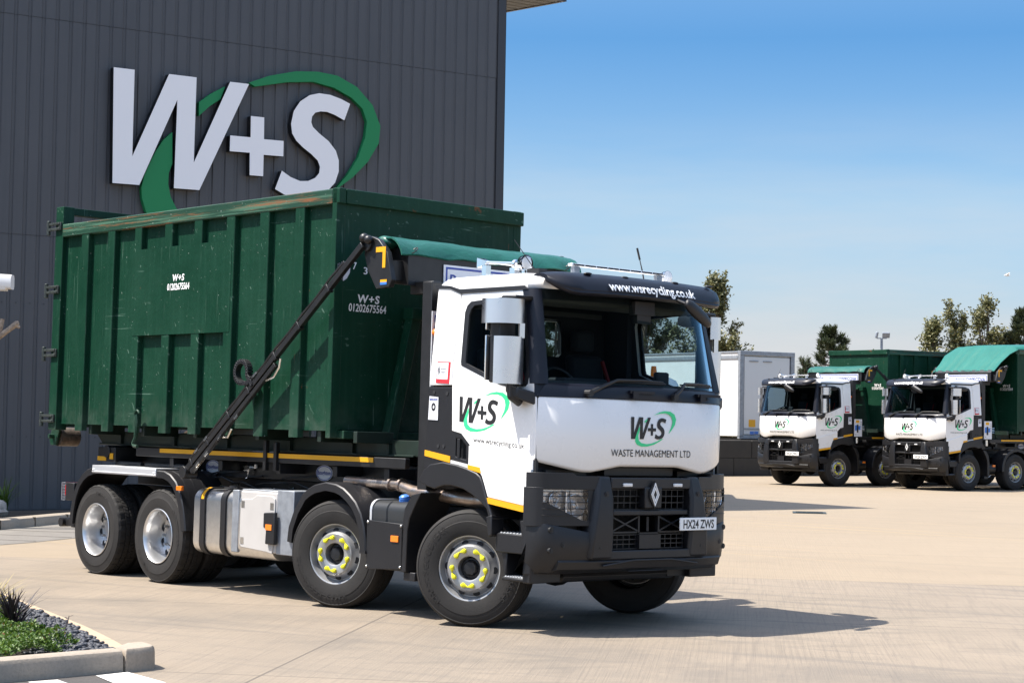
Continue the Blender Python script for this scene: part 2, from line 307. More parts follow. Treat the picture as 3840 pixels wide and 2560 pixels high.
def P(name, mb, mats, parent=None, smooth=32, bevel=0, loc=None, fix=True):
    me = bpy.data.meshes.new(name); o_ = ORG if loc is None else ORG + Vector(loc)
    me.from_pydata([Vector(v) - o_ for v in mb.v], [], mb.f)
    for m in (mats if isinstance(mats, (list, tuple)) else [mats]): me.materials.append(m)
    me.polygons.foreach_set('material_index', mb.mi)
    if fix:
        b = bmesh.new(); b.from_mesh(me); bmesh.ops.recalc_face_normals(b, faces=b.faces); b.to_mesh(me); b.free()
    if smooth:
        me.polygons.foreach_set('use_smooth', [True] * len(me.polygons)); me.set_sharp_from_angle(angle=R(smooth))
    me.update(); o = bpy.data.objects.new(name, me); COL.objects.link(o)
    if parent is not None: o.parent = parent
    if loc is not None: o.location = loc
    if bevel:
        d = o.modifiers.new('edge', 'BEVEL'); d.width = bevel; d.segments = 2; d.limit_method = 'ANGLE'; d.angle_limit = R(40); d.harden_normals = False
    return o
def empty(name, mw, label, cat, group=None):
    o = bpy.data.objects.new(name, None); COL.objects.link(o); o.empty_display_size = .3; o.matrix_world = mw; tag(o, label, cat, group); return o
def tag(o, label, cat, group=None):
    o['label'] = label; o['category'] = cat
    if group: o['group'] = group
    return o
def struct(o, kind='structure'): o['kind'] = kind; return o
_tc = {}
def text(mb, s, place, w, h, bold=0, shear=0, space=1):       # flat letters fitted into w x cap height h, mapped by place(u, v)
    key = (s, bold, shear, space)
    if key not in _tc:
        c = bpy.data.curves.new('t', 'FONT'); c.body = s; c.offset = bold; c.shear = shear; c.space_character = space; c.resolution_u = 3
        o = bpy.data.objects.new('t', c); COL.objects.link(o); dg = bpy.context.evaluated_depsgraph_get(); dg.update()
        me = bpy.data.meshes.new_from_object(o.evaluated_get(dg)); vs = [(v.co.x, v.co.y) for v in me.vertices]; fs = [tuple(p.vertices) for p in me.polygons]
        bpy.data.objects.remove(o); bpy.data.curves.remove(c); bpy.data.meshes.remove(me); _tc[key] = (vs, fs)
    vs, fs = _tc[key]; x0 = min(v[0] for v in vs); x1 = max(v[0] for v in vs); k = w / (x1 - x0); kz = h / .70
    return mb.add([place((v[0] - x0) * k, v[1] * kz) for v in vs], fs)
def kids(o): return [c for c in bpy.data.objects if c.parent == o]
def copy_tree(o, parent=None):
    c = o.copy(); COL.objects.link(c)
    if parent is not None: c.parent = parent
    for ch in list(o.children): copy_tree(ch, c)
    return c

# logo shapes, in units of the letter height
LW = [(1.409, 8.499), (1.834, 8.5), (1.829, 6.816), (2.546, 8.497), (3.124, 8.496), (3.106, 6.805), (3.846, 8.49), (4.255, 8.49), (3.237, 6.276), (2.702, 6.271), (2.731, 8.013), (1.986, 6.275), (1.442, 6.27)]
LP = [(4.312, 7.852), (4.606, 7.853), (4.61, 7.413), (5.048, 7.419), (5.048, 7.105), (4.61, 7.098), (4.61, 6.665), (4.313, 6.662), (4.306, 7.112), (3.87, 7.104), (3.872, 7.419), (4.316, 7.423)]
LS = [(6.551, 8.331), (6.345, 8.408), (6.086, 8.469), (5.83, 8.475), (5.614, 8.412), (5.4, 8.259), (5.262, 8.049), (5.207, 7.784), (5.237, 7.592), (5.33, 7.455), (5.494, 7.324), (5.678, 7.211), (5.826, 7.093), (5.883, 6.968), (5.868, 6.836), (5.78, 6.73), (5.618, 6.652), (5.439, 6.637), (5.222, 6.7), (5.023, 6.812), (4.88, 6.43), (5.088, 6.334), (5.339, 6.288), (5.59, 6.298), (5.843, 6.36), (6.059, 6.475), (6.238, 6.67), (6.317, 6.907), (6.312, 7.137), (6.241, 7.328), (6.072, 7.509), (5.849, 7.651), (5.701, 7.768), (5.663, 7.862), (5.678, 7.978), (5.749, 8.067), (5.875, 8.106), (6.021, 8.111), (6.206, 8.064), (6.422, 7.977)]
SA = [(4.281, 8.531), (4.739, 8.723), (5.322, 8.879), (5.817, 8.927), (6.271, 8.897), (6.734, 8.713), (7.113, 8.37), (7.309, 7.95), (7.276, 7.581), (7.026, 7.174), (6.674, 6.817), (6.275, 6.522), (6.314, 6.588), (6.551, 6.861), (6.798, 7.245), (6.952, 7.687), (6.986, 8.01), (6.877, 8.273), (6.616, 8.473), (6.206, 8.637), (5.723, 8.709), (5.131, 8.634), (4.417, 8.466)]
SB = [(3.213, 8.019), (3.469, 8.22), (3.766, 8.396), (3.669, 8.131), (3.441, 7.964), (3.219, 7.751)]
SC = [(2.666, 7.373), (2.682, 6.758), (2.614, 6.565), (2.609, 6.347), (2.665, 6.102), (2.787, 5.892), (3.026, 5.66), (3.4, 5.52), (3.9, 5.5), (4.6, 5.66), (5.3, 5.98), (5.6, 6.1), (5.1, 5.76), (4.4, 5.42), (3.7, 5.26), (3.0, 5.3), (2.431, 5.5), (2.164, 5.768), (2.075, 6.025), (2.054, 6.239), (2.112, 6.492), (2.236, 6.781), (2.345, 6.993), (2.488, 7.209)]
DA = [(0.288, 2.081), (0.377, 2.109), (0.453, 2.117), (0.542, 2.107), (0.606, 2.074), (0.634, 2.019), (0.617, 1.961), (0.569, 1.91), (0.52, 1.872), (0.532, 1.893), (0.564, 1.943), (0.578, 1.994), (0.564, 2.044), (0.525, 2.076), (0.467, 2.094), (0.391, 2.096), (0.301, 2.084)]
DB = [(0.148, 2.025), (0.199, 2.053), (0.193, 2.034), (0.152, 2.008)]
DC = [(0.074, 1.978), (0.035, 1.913), (0.011, 1.861), (0.013, 1.818), (0.041, 1.784), (0.107, 1.761), (0.199, 1.757), (0.301, 1.771), (0.39, 1.802), (0.44, 1.824), (0.408, 1.822), (0.339, 1.799), (0.262, 1.784), (0.185, 1.782), (0.106, 1.798), (0.065, 1.828), (0.056, 1.879), (0.076, 1.939)]
def norm(pts): return [((u - 1.409) / 2.235, (v - 6.27) / 2.235) for u, v in pts]
def normd(pts): return [((u + .055) / .232, (v - 1.852 + .047 * (u + .055) / .6) / .232) for u, v in pts]
def logo(fa, fb, h, mats, name, parent, sw='swoosh'):        # fa/fb map metres from the W's lower left corner
    mb = MB(); mb.cur = 0
    for q in (LW, LP, LS): mb.plate([(a * h, b * h) for a, b in norm(q)], fa, fb)
    mb.cur = 1
    for q in (DA, DB, DC): mb.plate([(a * h, b * h) for a, b in normd(q)], lambda u, v: Vector(fa(u, v)) * .5 + Vector(fb(u, v)) * .5, fb)
    return P(name, mb, [M['black'], M[sw]], parent, smooth=0)

# ------------------------------------------------------------------ the hook loader truck (x forward from the front axle, y to its left)
def lerp(tab, y):
    y = abs(y)
    for (a, p), (b, q) in zip(tab, tab[1:]):
        if y <= b: return p + (q - p) * (y - a) / (b - a)
    return tab[-1][1]
BT = [(0, 1.27), (.45, 1.265), (.68, 1.24), (.9, 1.195), (1.06, 1.15), (1.18, 1.095), (1.24, 1.04), (1.27, .97), (1.28, .92)]
def bx(y): return lerp(BT, y)
def px(y): return 1.22 - .25 * (abs(y) / 1.22) ** 4
def gx(y, z):                                                     # windscreen surface
    k = (z - 2.2) / .85; hw = 1.10 - .05 * k; return 1.19 - .19 * k - (.20 - .02 * k) * (abs(y) / hw) ** 2.3
def dl(z): return max(0, z - 2.2) * .10 / .9
def sv(s, x, z, off=0.0): d = dl(z); return Vector((x - 1.1 * d, s * (1.22 - d + off), z))
def side_plate(mb, s, pts, off=0, th=.04, holes=()): return mb.plate(pts, lambda u, v: sv(s, u, v, off), lambda u, v: sv(s, u, v, off - th), holes)
def slab(mb, y0, y1, z0, z1, off=0, th=.1, n=12, fx=bx):          # curved wall following the front's plan
    ys = [y0 + (y1 - y0) * i / n for i in range(n + 1)]; rings = []
    for y in ys:
        a = z0(y) if callable(z0) else z0; b = z1(y) if callable(z1) else z1; x = fx(y) + off; xi = max(x - th, .93 + .25 * (1.28 - abs(y))) if fx is bx and abs(y) > 1.0 else x - th; xi = min(xi, x - .006); rings.append([(x, y, a), (x, y, b), (xi, y, b), (xi, y, a)])
    return mb.loft(rings)
def arc(c, r0, r1, a0, a1, n): return [(c[0] + r0 * math.cos(R(a0 + (a1 - a0) * i / n)), c[1] + r1 * math.sin(R(a0 + (a1 - a0) * i / n))) for i in range(n + 1)]

def tyre_mb(half, dual=False, rad=.53, lug=False):
    mb = MB(); n = 96
    def rf(r, a, k): return r
    rfl = (lambda r, a, k: r - (.012 if (r > .512 and k % 3 == 0) else 0)) if lug else rf
    q = half
    pr = [(.292, -q * .86), (.305, -q * .95), (.34, -q), (.40, -q * 1.03), (.425, -q * 1.035), (.43, -q * 1.015), (.46, -q), (.495, -q * .94), (.503, -q * .955), (.519, -q * .84), (rad - .003, -q * .74)]
    g = [(rad, -q * .6), (rad, -q * .44), (rad - .012, -q * .43), (rad - .012, -q * .37), (rad, -q * .36), (rad, -q * .06), (rad - .012, -q * .05), (rad - .012, q * .05), (rad, q * .06), (rad, q * .36), (rad - .012, q * .37), (rad - .012, q * .43), (rad, q * .44), (rad, q * .6)]
    prof = pr + g + [(r, -a) for r, a in reversed(pr)]
    mb.lathe(prof, (0, 0, 0), (0, 1, 0), n, rf=rfl)
    if dual: mb.lathe(prof, (0, dual, 0), (0, 1, 0), n, rf=rfl)
    if lug:                                                       # block tread: raised bars across the crown
        for y0 in ([0, dual] if dual else [0]):
            for k in range(78):
                for s in (-1, 1):
                    a = 2 * math.pi * (k + (.25 if s > 0 else 0)) / 78; da = .031
                    for y_a, y_b, tw in ((.08, .38, .03), (.43, .80, .0)):
                        vs = []
                        for r in (rad - .012, rad + .004 - (.008 if y_b > .5 else 0)):
                            for yy, t in ((y_a, a - da), (y_b, a - da + tw), (y_b, a + da + tw), (y_a, a + da)): vs.append((math.cos(t) * r, y0 + s * q * yy, math.sin(t) * r))
                        mb.add(vs, [(4, 5, 6, 7), (0, 1, 5, 4), (1, 2, 6, 5), (2, 3, 7, 6), (3, 0, 4, 7)])
    return mb
# all wheels are built facing -y and turned for the other side
TYRE_F = TYRE_R = None
def ring_text(mb, s, r, a0, wid, h, y):
    def pl(u, v): t = R(a0) + u / r; return (math.cos(t) * -(r + v), y, math.sin(t) * (r + v))
    return text(mb, s, pl, wid, h, bold=.01)
def wheel(parent, loc, s, kind, steer=0.0):
    global ORG
    save = ORG; ORG = Vector((0, 0, 0)); m = MB(); hub = MB(); holes = []; f = kind == 'f'
    if f:
        m.lathe([(.292, -.10), (.30, -.15), (.307, -.163), (.300, -.168), (.288, -.163), (.283, -.14), (.262, -.10), (.255, -.10), (.232, -.128), (.212, -.165), (.200, -.178), (.125, -.180), (.110, -.172), (.104, -.08)], n=64)
        hub.lathe([(.104, -.10), (.095, -.115), (.085, -.118), (.06, -.12)], n=48); hub.lathe([(.085, -.10), (.068, -.15), (.058, -.165), (.0, -.167)], n=8)
        hr, hy, hn = .236, -.1265, Vector((.55, -.83, 0)); hole_r = .026
    else:
        m.lathe([(.292, -.12), (.302, -.150), (.307, -.158), (.300, -.162), (.290, -.150), (.280, -.08), (.272, .045), (.262, .075), (.25, .08), (.225, .062), (.20, .052), (.135, .05), (.128, .045), (.125, .03)], n=64)
        hub.lathe([(.112, .06), (.108, .02), (.09, .008), (.05, .004), (0, .004)], n=24)
        hr, hy, hn = .232, .065, Vector((-.4, -.9, 0)); hole_r = .031
        for k in range(10):
            t = 2 * math.pi * (k + .5) / 10; c = (math.cos(t) * .168, .0, math.sin(t) * .168); hub.tube([(c[0], .06, c[2]), (c[0], .015, c[2])], .017, 6)
    for k in range(10):
        t = 2 * math.pi * k / 10 + (.1 if f else 0); rad = Vector((math.cos(t), 0, math.sin(t))); tan = Vector((-math.sin(t), 0, math.cos(t)))
        nrm = (rad * hn.x + Vector((0, 1, 0)) * hn.y).normalized(); sl = nrm.cross(tan).normalized(); c = rad * hr + Vector((0, hy, 0)) + nrm * .003
        q = [c + (tan * math.cos(a) * 1.25 + sl * math.sin(a)) * hole_r for a in [2 * math.pi * i / 14 for i in range(14)]]
        holes.append(MB().add(q + [p - nrm * .006 for p in q], [tuple(range(14))] + [(i, (i + 1) % 14, (i + 1) % 14 + 14, i + 14) for i in range(14)]))  # dark discs laid on the rim stand for the shade inside holes
    if kind + '_' not in _tc:
        w_ = P('wheel', m, M['silver'] if f else M['rim'], None, 40)
        tm = tyre_mb(.185 if f else .155, 0 if f else .34, .535 if f else .527, lug=not f)
        if f: ring_text(tm, 'KMAX S', .40, 62, .30, .05, -.1925); ring_text(tm, 'GOODYEAR', .395, -120, .42, .052, -.1925); ring_text(tm, 'KMAX S', .40, 195, .30, .05, -.1925)
        else: ring_text(tm, 'KMAX D', .40, 62, .28, .045, -.1615); ring_text(tm, 'GOODYEAR', .395, -100, .40, .048, -.1615)
        P('tyre', tm, M['rubber'], w_, 30); P('hub', hub, M['plastic'] if f else M['silver'], w_, 30); [P('vent_hole_disc', x_, M['dark'], w_, 0) for x_ in holes]
        if f:
            for k in range(10):
                nm = MB(); pair = 1 if k % 2 == 0 else -1; t = R(36 * k + (2 if pair > 0 else -2) + 6); c = Vector((math.cos(t), 0, math.sin(t))) * .163; d = Vector((-math.sin(t), 0, math.cos(t))) * pair; pr = Vector((math.cos(t), 0, math.sin(t)))
                base = [c + (d * math.cos(a) + pr * math.sin(a)) * .0235 for a in [R(60 + 240 * i / 8) for i in range(9)]] + [c + d * .056]
                y0, y1 = -.181, -.204; vs = [(p.x, y0, p.z) for p in base] + [(c.x + (p.x - c.x) * .8, y1 + (.012 if i == 9 else 0), c.z + (p.z - c.z) * .8) for i, p in enumerate(base)] + [(c.x, y1 - .008, c.z)]
                nm.add(vs, [(i, (i + 1) % 10, (i + 1) % 10 + 10, i + 10) for i in range(10)] + [(i + 10, (i + 1) % 10 + 10, 20) for i in range(10)])
                P('nut_pointer', nm, M['nut'], w_, 40)
        _tc[kind + '_'] = w_; o = w_
    else: o = copy_tree(_tc[kind + '_'])
    ORG = save
    o.parent = parent; o.location = loc; o.rotation_euler = (0, rnd.uniform(0, 6.28), (0 if s < 0 else math.pi) + steer)
    o.rotation_mode = 'YXZ' if False else 'XYZ'
    return o

def mudguard(mb, s, pts_o, y_out, y_in, th=.03, lip=.035):          # bent sheet following a side outline, with a turned edge
    def nrm(i):
        a = Vector(pts_o[max(i - 1, 0)]); b = Vector(pts_o[min(i + 1, len(pts_o) - 1)]); d = (b - a).normalized(); return Vector((d.y, -d.x))
    rings = []
    for i, p in enumerate(pts_o):
        n_ = nrm(i); q = (p[0] + n_.x * (th + lip), p[1] + n_.y * (th + lip)); q2 = (p[0] + n_.x * th, p[1] + n_.y * th)
        rings.append([(p[0], s * (y_out - .012), p[1]), (p[0] + n_.x * .012, s * y_out, p[1] + n_.y * .012), (q[0], s * y_out, q[1]), (q[0], s * (y_out - .03), q[1]), (q2[0], s * (y_out - .035), q2[1]), (q2[0], s * y_in, q2[1]), (p[0], s * y_in, p[1])])
    return mb.loft(rings)

def build_truck(root):
    t = root
    # --- chassis and hook lift gear under the container
    c = MB()
    for s in (-1, 1): c.box(-7.1, 1.0, s * .36 - .045, s * .36 + .045, .72, 1.02)
    c.box(-7.0, -.7, -.42, .42, 1.03, 1.18)
    for x in (-6.9, -5.85, -3.3, -1.0, .3): c.box(x - .05, x + .05, -.36, .36, .78, .98)
    for x, y in ((-6.55, .9), (-5.18, .9), (-2, .85), (0, .85)): c.tube([(x, -y, .53), (x, y, .53)], .085, 10); c.ball((x, 0, .55), .24, .2, .24)
    for s in (-1, 1):
        for x in (-6.55, -5.18, -2.0, 0): c.box(x - .12, x + .12, s * .45 - .05, s * .45 + .05, .5, .95); c.box(x - .6, x + .6, s * .44 - .04, s * .44 + .04, .62, .68)
        for x in (-4.3, -3.9, -1.6): c.tube([(x, s * .62, .62), (x + .45, s * .62, .62)], .14, 12)
    c.box(-4.6, -2.6, -1.0, 1.0, .74, .80); c.box(.3, 1.1, -.5, .5, .55, .7)
    P('chassis', c, M['steelblack'], t, bevel=.006)
    h = MB()
    for s in (-1, 1):
        h.box(-6.1, -1.1, s * .97 - .03, s * .97 + .03, 1.385, 1.487); h.box(-6.9, -1.2, s * .5 - .07, s * .5 + .07, 1.19, 1.40)
        for x in (-5.4, -4.4, -3.3, -2.3, -1.45): h.box(x - .04, x + .04, *(sorted((s * .5, s * .95))), 1.27, 1.38)
    h.box(-1.6, -.75, -.62, .62, 1.19, 1.38); h.box(-5.4, -1.7, -.62, -.57, 1.19, 1.375); h.box(-5.4, -1.7, .57, .62, 1.19, 1.375)
    for s in (-1, 1): h.tube([(-5.9, s * .25, 1.25), (-2.2, s * .25, 1.32)], .085, 12)
    h.tube([(-6.78, -1.0, 1.42), (-6.78, 1.0, 1.42)], .075, 14); h.box(-7.0, -6.6, -.98, -.6, 1.30, 1.47); h.box(-7.0, -6.6, .6, .98, 1.30, 1.47)
    h.box(-3.47, -3.42, -1.03, -.98, 1.30, 1.62); h.box(-3.28, -3.23, -1.03, -.98, 1.30, 1.60)
    for x, z in ((-4.6, 1.12), (-4.1, 1.07), (-3.6, 1.15), (-5.0, 1.16)):
        h.tube([(x, -.66, z), (x + .3, -.72, z + .03), (x + .55, -.66, z - .05)], .014, 6); h.tube([(x, -.68, z + .05), (x + .25, -.75, z + .08), (x + .6, -.66, z + .1)], .011, 6)
    P('hook_lift_frame', h, M['steelblack'], t, bevel=.006)
    y = MB()
    for s in (-1, 1):
        for a, b in ((-5.57, -3.47), (-3.42, -3.28), (-3.21, -1.6)): y.box(a, b, *sorted((s * 1.001, s * 1.006)), 1.435, 1.482)
        y.box(-6.72, -6.64, *sorted((s * .981, s * .987)), 1.33, 1.40); y.box(-7.0, -6.80, *sorted((s * .981, s * .987)), 1.31, 1.36)
    y.box(-.98, -.62, -.905, -.90, 1.345, 1.395); y.box(-.98, -.62, .90, .905, 1.345, 1.395)
    P('marker_tape', y, M['yellow'], t, smooth=0)
    v = MB()
    v.tube([(-4.38, -.66, 1.315), (-4.13, -.66, 1.315)], .014, 8); v.box(-4.30, -4.20, -.70, -.64, 1.27, 1.33); v.tube([(-4.25, -.67, 1.28), (-4.26, -.67, 1.21), (-4.31, -.67, 1.18)], .012, 8)
    for x in (-4.38, -4.13): v.tube([(x, -.66, 1.30), (x, -.66, 1.345)], .02, 8)
    for x, z in ((-4.72, 1.09), (-4.6, 1.0), (-3.75, 1.1), (-3.4, 1.12), (-5.2, 1.25), (-5.35, 1.42)): v.tube([(x, -.72, z), (x + .05, -.72, z - .01), (x + .09, -.72, z)], .012, 6)
    P('hydraulic_valve', v, M['alloy'], t)
    for x, tx in ((-2.90, 1), (-5.02, 1)):
        for s in (-1, 1):
            if s > 0 and x < -4: continue
            o = MB(); e = [(math.cos(a) * .145, math.sin(a) * .082) for a in [2 * math.pi * i / 28 for i in range(28)]]
            o.plate(e, lambda u, v_: (x + u, s * .637, 1.29 + v_), lambda u, v_: (x + u, s * .626, 1.29 + v_)); ov = P('maker_badge', o, M['signwhite'], t, 0)
            q = MB(); q.plate([(a * .95, b * .93) for a, b in e], lambda u, v_: (x + u, s * .639, 1.29 + v_), lambda u, v_: (x + u, s * .636, 1.29 + v_), [[(a * .89, b * .84) for a, b in e]])
            text(q, 'Boughton', (lambda u, v_: (x - .115 + u, -.640, 1.272 + v_)) if s < 0 else (lambda u, v_: (x + .115 - u, .640, 1.272 + v_)), .23, .045, bold=.018); P('lettering', q, M['bluetext'], ov, 0)
    # --- mudguards, tank, boxes along the side
    for s in (-1, 1):
        g = MB(); o = [(-2.68, .60), (-2.66, .75), (-2.57, .93), (-2.44, 1.09), (-2.34, 1.15), (-2.24, 1.19), (-2.05, 1.225), (-1.87, 1.21), (-1.75, 1.175), (-1.65, 1.12), (-1.55, 1.05), (-1.46, .94), (-1.40, .80), (-1.375, .68), (-1.37, .58)]
        mudguard(g, s, o, 1.25, .80, .05, .035)
        for k in (.98, 1.1): g.loft([[(p[0], s * k, p[1]), (p[0], s * (k + .012), p[1] + .004), (p[0], s * (k + .024), p[1])] for p in o[1:-1]], closed=False, cap=False)
        g.box(-1.455, -1.365, *sorted((s * .80, s * 1.252)), .555, .585); P('mudguard', g, M['plastic'], t, 40)
        g = MB(); o = [(-7.16, .56), (-7.14, .72), (-7.09, .90), (-7.0, 1.05), (-6.9, 1.14), (-6.78, 1.205), (-6.62, 1.243), (-6.5, 1.25)]
        mudguard(g, s, o, 1.25, .66, .05, .035); o = [(-5.4, 1.25), (-5.07, 1.24), (-4.94, 1.205), (-4.82, 1.13), (-4.71, .99), (-4.64, .82), (-4.60, .66), (-4.59, .60)]; mudguard(g, s, o, 1.25, .66, .05, .035)
        for k in (.78, .90, 1.02, 1.13): g.loft([[(p[0], s * k, p[1]), (p[0], s * (k + .008), p[1] + .004), (p[0], s * (k + .016), p[1])] for p in o[1:]], closed=False, cap=False)
        g.box(-6.5, -5.4, *sorted((s * .66, s * 1.2)), 1.20, 1.24); P('mudguard', g, M['plastic'], t, 40)
        a = MB(); a.box(-6.63, -5.22, *sorted((s * 1.235, s * 1.262)), 1.17, 1.252); a.box(-6.63, -5.22, *sorted((s * .95, s * 1.262)), 1.252, 1.262); a.tube([(-6.63, s * 1.262, 1.187), (-5.22, s * 1.262, 1.187)], .008, 6)
        for x in (-6.6, -5.26): a.ball((x, s * 1.263, 1.21), .012)
        P('mudguard_strip', a, M['alu'], t, bevel=.003)
        a = MB(); a.tube([(-6.65, s * .92, 1.285), (-6.08, s * .92, 1.285)], .028, 10); a.tube([(-5.98, s * .92, 1.285), (-5.15, s * .92, 1.285)], .028, 10); P('tube_rail', a, M['adblue'], t)
        a = MB(); a.box(-4.745, -4.635, *sorted((s * 1.255, s * 1.29)), 1.035, 1.085); P('side_marker_lamp', a, M['orange'], t, bevel=.006)
        a = MB(); a.box(-7.32, -7.12, *sorted((s * .85, s * 1.22)), .82, 1.03); a.box(-7.2, -7.1, *sorted((s * .9, s * 1.2)), .5, .83); b_ = P('rear_lamp_housing', a, M['plastic'], t, bevel=.008)
        a = MB(); a.box(-7.375, -7.321, *sorted((s * .92, s * 1.20)), .87, 1.0); P('rear_lamp', a, M['red'], b_, bevel=.006)
        a = MB()
        for k in range(7): a.tube([(-7.42, s * .9, .82 + k * .035), (-7.42, s * 1.215, .82 + k * .035), (-7.32, s * 1.225, .82 + k * .035)], .004, 4)
        for k in range(7): a.tube([(-7.42, s * (.9 + k * .0525), .82), (-7.42, s * (.9 + k * .0525), 1.03)], .004, 4)
        for x in (-7.39, -7.36, -7.33): a.tube([(x, s * 1.225, .82), (x, s * 1.225, 1.03)], .004, 4)
        P('lamp_guard', a, M['galv'], b_)
    a = MB(); a.tube([(-7.45, -1.2, .55), (-7.45, 1.2, .55)], .055, 14); a.box(-7.4, -6.9, -1.16, -1.08, .51, .59); a.box(-7.4, -6.9, 1.08, 1.16, .51, .59); a.box(-7.45, -7.05, -.4, -.34, .55, .85); a.box(-7.45, -7.05, .34, .4, .55, .85); P('rear_underrun_bar', a, M['steelblack'], t)
    def rrect(y0, y1, z0, z1, r, n=6):
        q = []
        for cy, cz, a0 in ((y1 - r, z1 - r, 0), (y0 + r, z1 - r, 90), (y0 + r, z0 + r, 180), (y1 - r, z0 + r, 270)): q += [(cy + r * math.cos(R(a0 + 90 * i / n)), cz + r * math.sin(R(a0 + 90 * i / n))) for i in range(n + 1)]
        return q
    k = MB(); rr = rrect(-1.235, -.66, .375, 1.075, .13); ri = rrect(-1.205, -.69, .405, 1.045, .11)
    k.loft([[(-4.46, y_, z_) for y_, z_ in ri]] + [[(x, y_, z_) for y_, z_ in rr] for x in (-4.445, -3.6, -2.95)] + [[(-2.94, y_, z_) for y_, z_ in ri]])
    ft = P('fuel_tank', k, M['tank'], t, 45)
    for x in (-4.26, -3.86):
        k = MB(); ro = rrect(-1.252, -.65, .362, 1.09, .135); rn = rrect(-1.238, -.663, .373, 1.077, .13); k.loft([[(x - .045, y_, z_) for y_, z_ in ro], [(x + .045, y_, z_) for y_, z_ in ro], [(x + .045, y_, z_) for y_, z_ in rn], [(x - .045, y_, z_) for y_, z_ in rn]], cap=False); P('tank_strap', k, M['plastic'], ft, 45)
    k = MB(); k.plate(arc((-1.117, .955), .136, .136, 100, 176, 6), lambda u, v_: (-4.285, u, v_), lambda u, v_: (-4.235, u, v_)); P('warning_sticker', k, M['yellow'], ft, 0)
    k = MB(); k.tube([(-4.02, -1.0, 1.07), (-4.02, -1.0, 1.115)], .06, 14); k.box(-4.15, -3.9, -1.05, -.9, 1.075, 1.10); P('filler_cap', k, M['plastic'], ft)
    k = MB(); k.box(-3.57, -2.90, -1.225, -.7, .455, 1.085)
    bb = P('battery_box', k, M['boxgrey'], t, bevel=.018)
    k = MB(); k.plate([(-3.55, .52), (-3.52, .49), (-3.05, .465), (-2.95, .45), (-2.92, .62), (-2.92, 1.02), (-2.98, 1.045), (-3.25, 1.045), (-3.34, 1.0), (-3.52, .995), (-3.55, .96)], lambda u, v_: (u, -1.238, v_), lambda u, v_: (u, -1.22, v_)); P('box_lid', k, M['boxgrey'], bb, bevel=.006)
    k = MB(); k.box(-3.70, -3.58, -1.24, -1.18, .43, 1.085); k.box(-2.91, -2.62, -1.215, -.72, .45, 1.11); k.box(-3.58, -2.91, -1.2, -.75, 1.085, 1.10); P('box_frame', k, M['galv'], bb, bevel=.008)
    k = MB()
    for x, z in ((-3.50, .94), (-3.50, .56), (-2.97, .94)): k = MB(); k.box(x - .03, x + .03, -1.241, -1.2385, z - .035, z + .035); P('lid_latch', k, M['alloy'], bb, 0)
    k = MB(); k.plate([(-3.07, .87), (-2.87, .885), (-2.865, .55), (-3.03, .55), (-3.02, .70), (-3.07, .72)], lambda u, v_: (u, -1.275, v_), lambda u, v_: (u, -1.235, v_)); hl = P('wheel_chock', k, M['plastic'], bb, bevel=.01)
    k = MB(); k.box(-3.02, -2.91, -1.282, -1.276, .695, .755); P('side_marker_lamp', k, M['orange'], hl, bevel=.002)
    # left side: plain black tool box and air tank
    k = MB(); k.box(-4.4, -2.8, .72, 1.2, .42, 1.02); P('tool_box', k, M['steelblack'], t, bevel=.02); k = MB(); k.tube([(-1.25, .95, .62), (-.85, .95, .62)], .16, 16); P('air_tank', k, M['steelblack'], t)
    k = MB(); k.box(-1.1, -1.0, 1.19, 1.225, .69, .75); P('side_marker_lamp', k, M['orange'], t, bevel=.004)
    # adblue tank, guard plate, exhaust
    k = MB(); ra = [(p[0], p[1]) for p in rrect(-1.19, -.78, .75, 1.075, .1)]; k.loft([[(-1.375, y_ * .98, z_ - .01) for y_, z_ in ra]] + [[(x, y_, z_) for y_, z_ in ra] for x in (-1.36, -1.135)] + [[(-1.12, y_ * .985, z_ - .012) for y_, z_ in ra]] + [[(x, y_, z_) for y_, z_ in ra] for x in (-1.105, -.80)] + [[(-.785, y_ * .98, z_ - .01) for y_, z_ in ra]]); aq = P('adblue_tank', k, M['adblue'], t, 40)
    k = MB(); k.tube([(-1.0, -1.06, 1.06), (-1.0, -1.075, 1.10)], .055, 16); k.tube([(-1.0, -1.075, 1.10), (-1.0, -1.08, 1.125), (-1.0, -1.083, 1.14)], [.052, .05, .03], 12); P('filler_cap', k, M['blue'], aq)
    for x in (-1.375, -.83):
        k = MB(); ro = rrect(-1.2, -.77, .74, 1.088, .105); rn = rrect(-1.192, -.778, .748, 1.08, .1); k.loft([[(x, y_, z_) for y_, z_ in ro], [(x + .03, y_, z_) for y_, z_ in ro], [(x + .03, y_, z_) for y_, z_ in rn], [(x, y_, z_) for y_, z_ in rn]], cap=False); P('tank_strap', k, M['alu'], aq, 40)
    k = MB(); k.plate([(-1.38, .41), (-.81, .44), (-.80, .87), (-1.37, .885)], lambda u, v_: (u, -1.235, v_), lambda u, v_: (u, -1.21, v_)); k.box(-1.36, -.84, -1.2, -.8, .42, .46); gp_ = P('guard_plate', k, M['plastic'], t, bevel=.006)
    k = MB()
    for x, z in ((-1.35, .865), (-.84, .852), (-1.355, .44), (-.84, .462)): k = MB(); k.ball((x, -1.237, z), .013); P('bolt', k, M['alloy'], gp_)
    k = MB(); k.box(-.985, -.87, -1.247, -1.236, .695, .755); P('side_marker_lamp', k, M['orange'], gp_, bevel=.003)
    k = MB(); k.tube([(-2.15, -.9, 1.235), (-1.47, -.9, 1.225), (-1.30, -.9, 1.222), (-1.05, -.92, 1.165), (-.80, -.94, 1.16), (.0, -.9, 1.12), (.35, -.8, 1.05)], [.052, .054, .056, .062, .05, .085, .085], 16)
    for x in (-1.43, -1.27, -.92, -.84): k.tube([(x, -.905, 1.225 if x < -1.2 else 1.16), (x + .025, -.905, 1.222 if x < -1.2 else 1.16)], .07, 16)
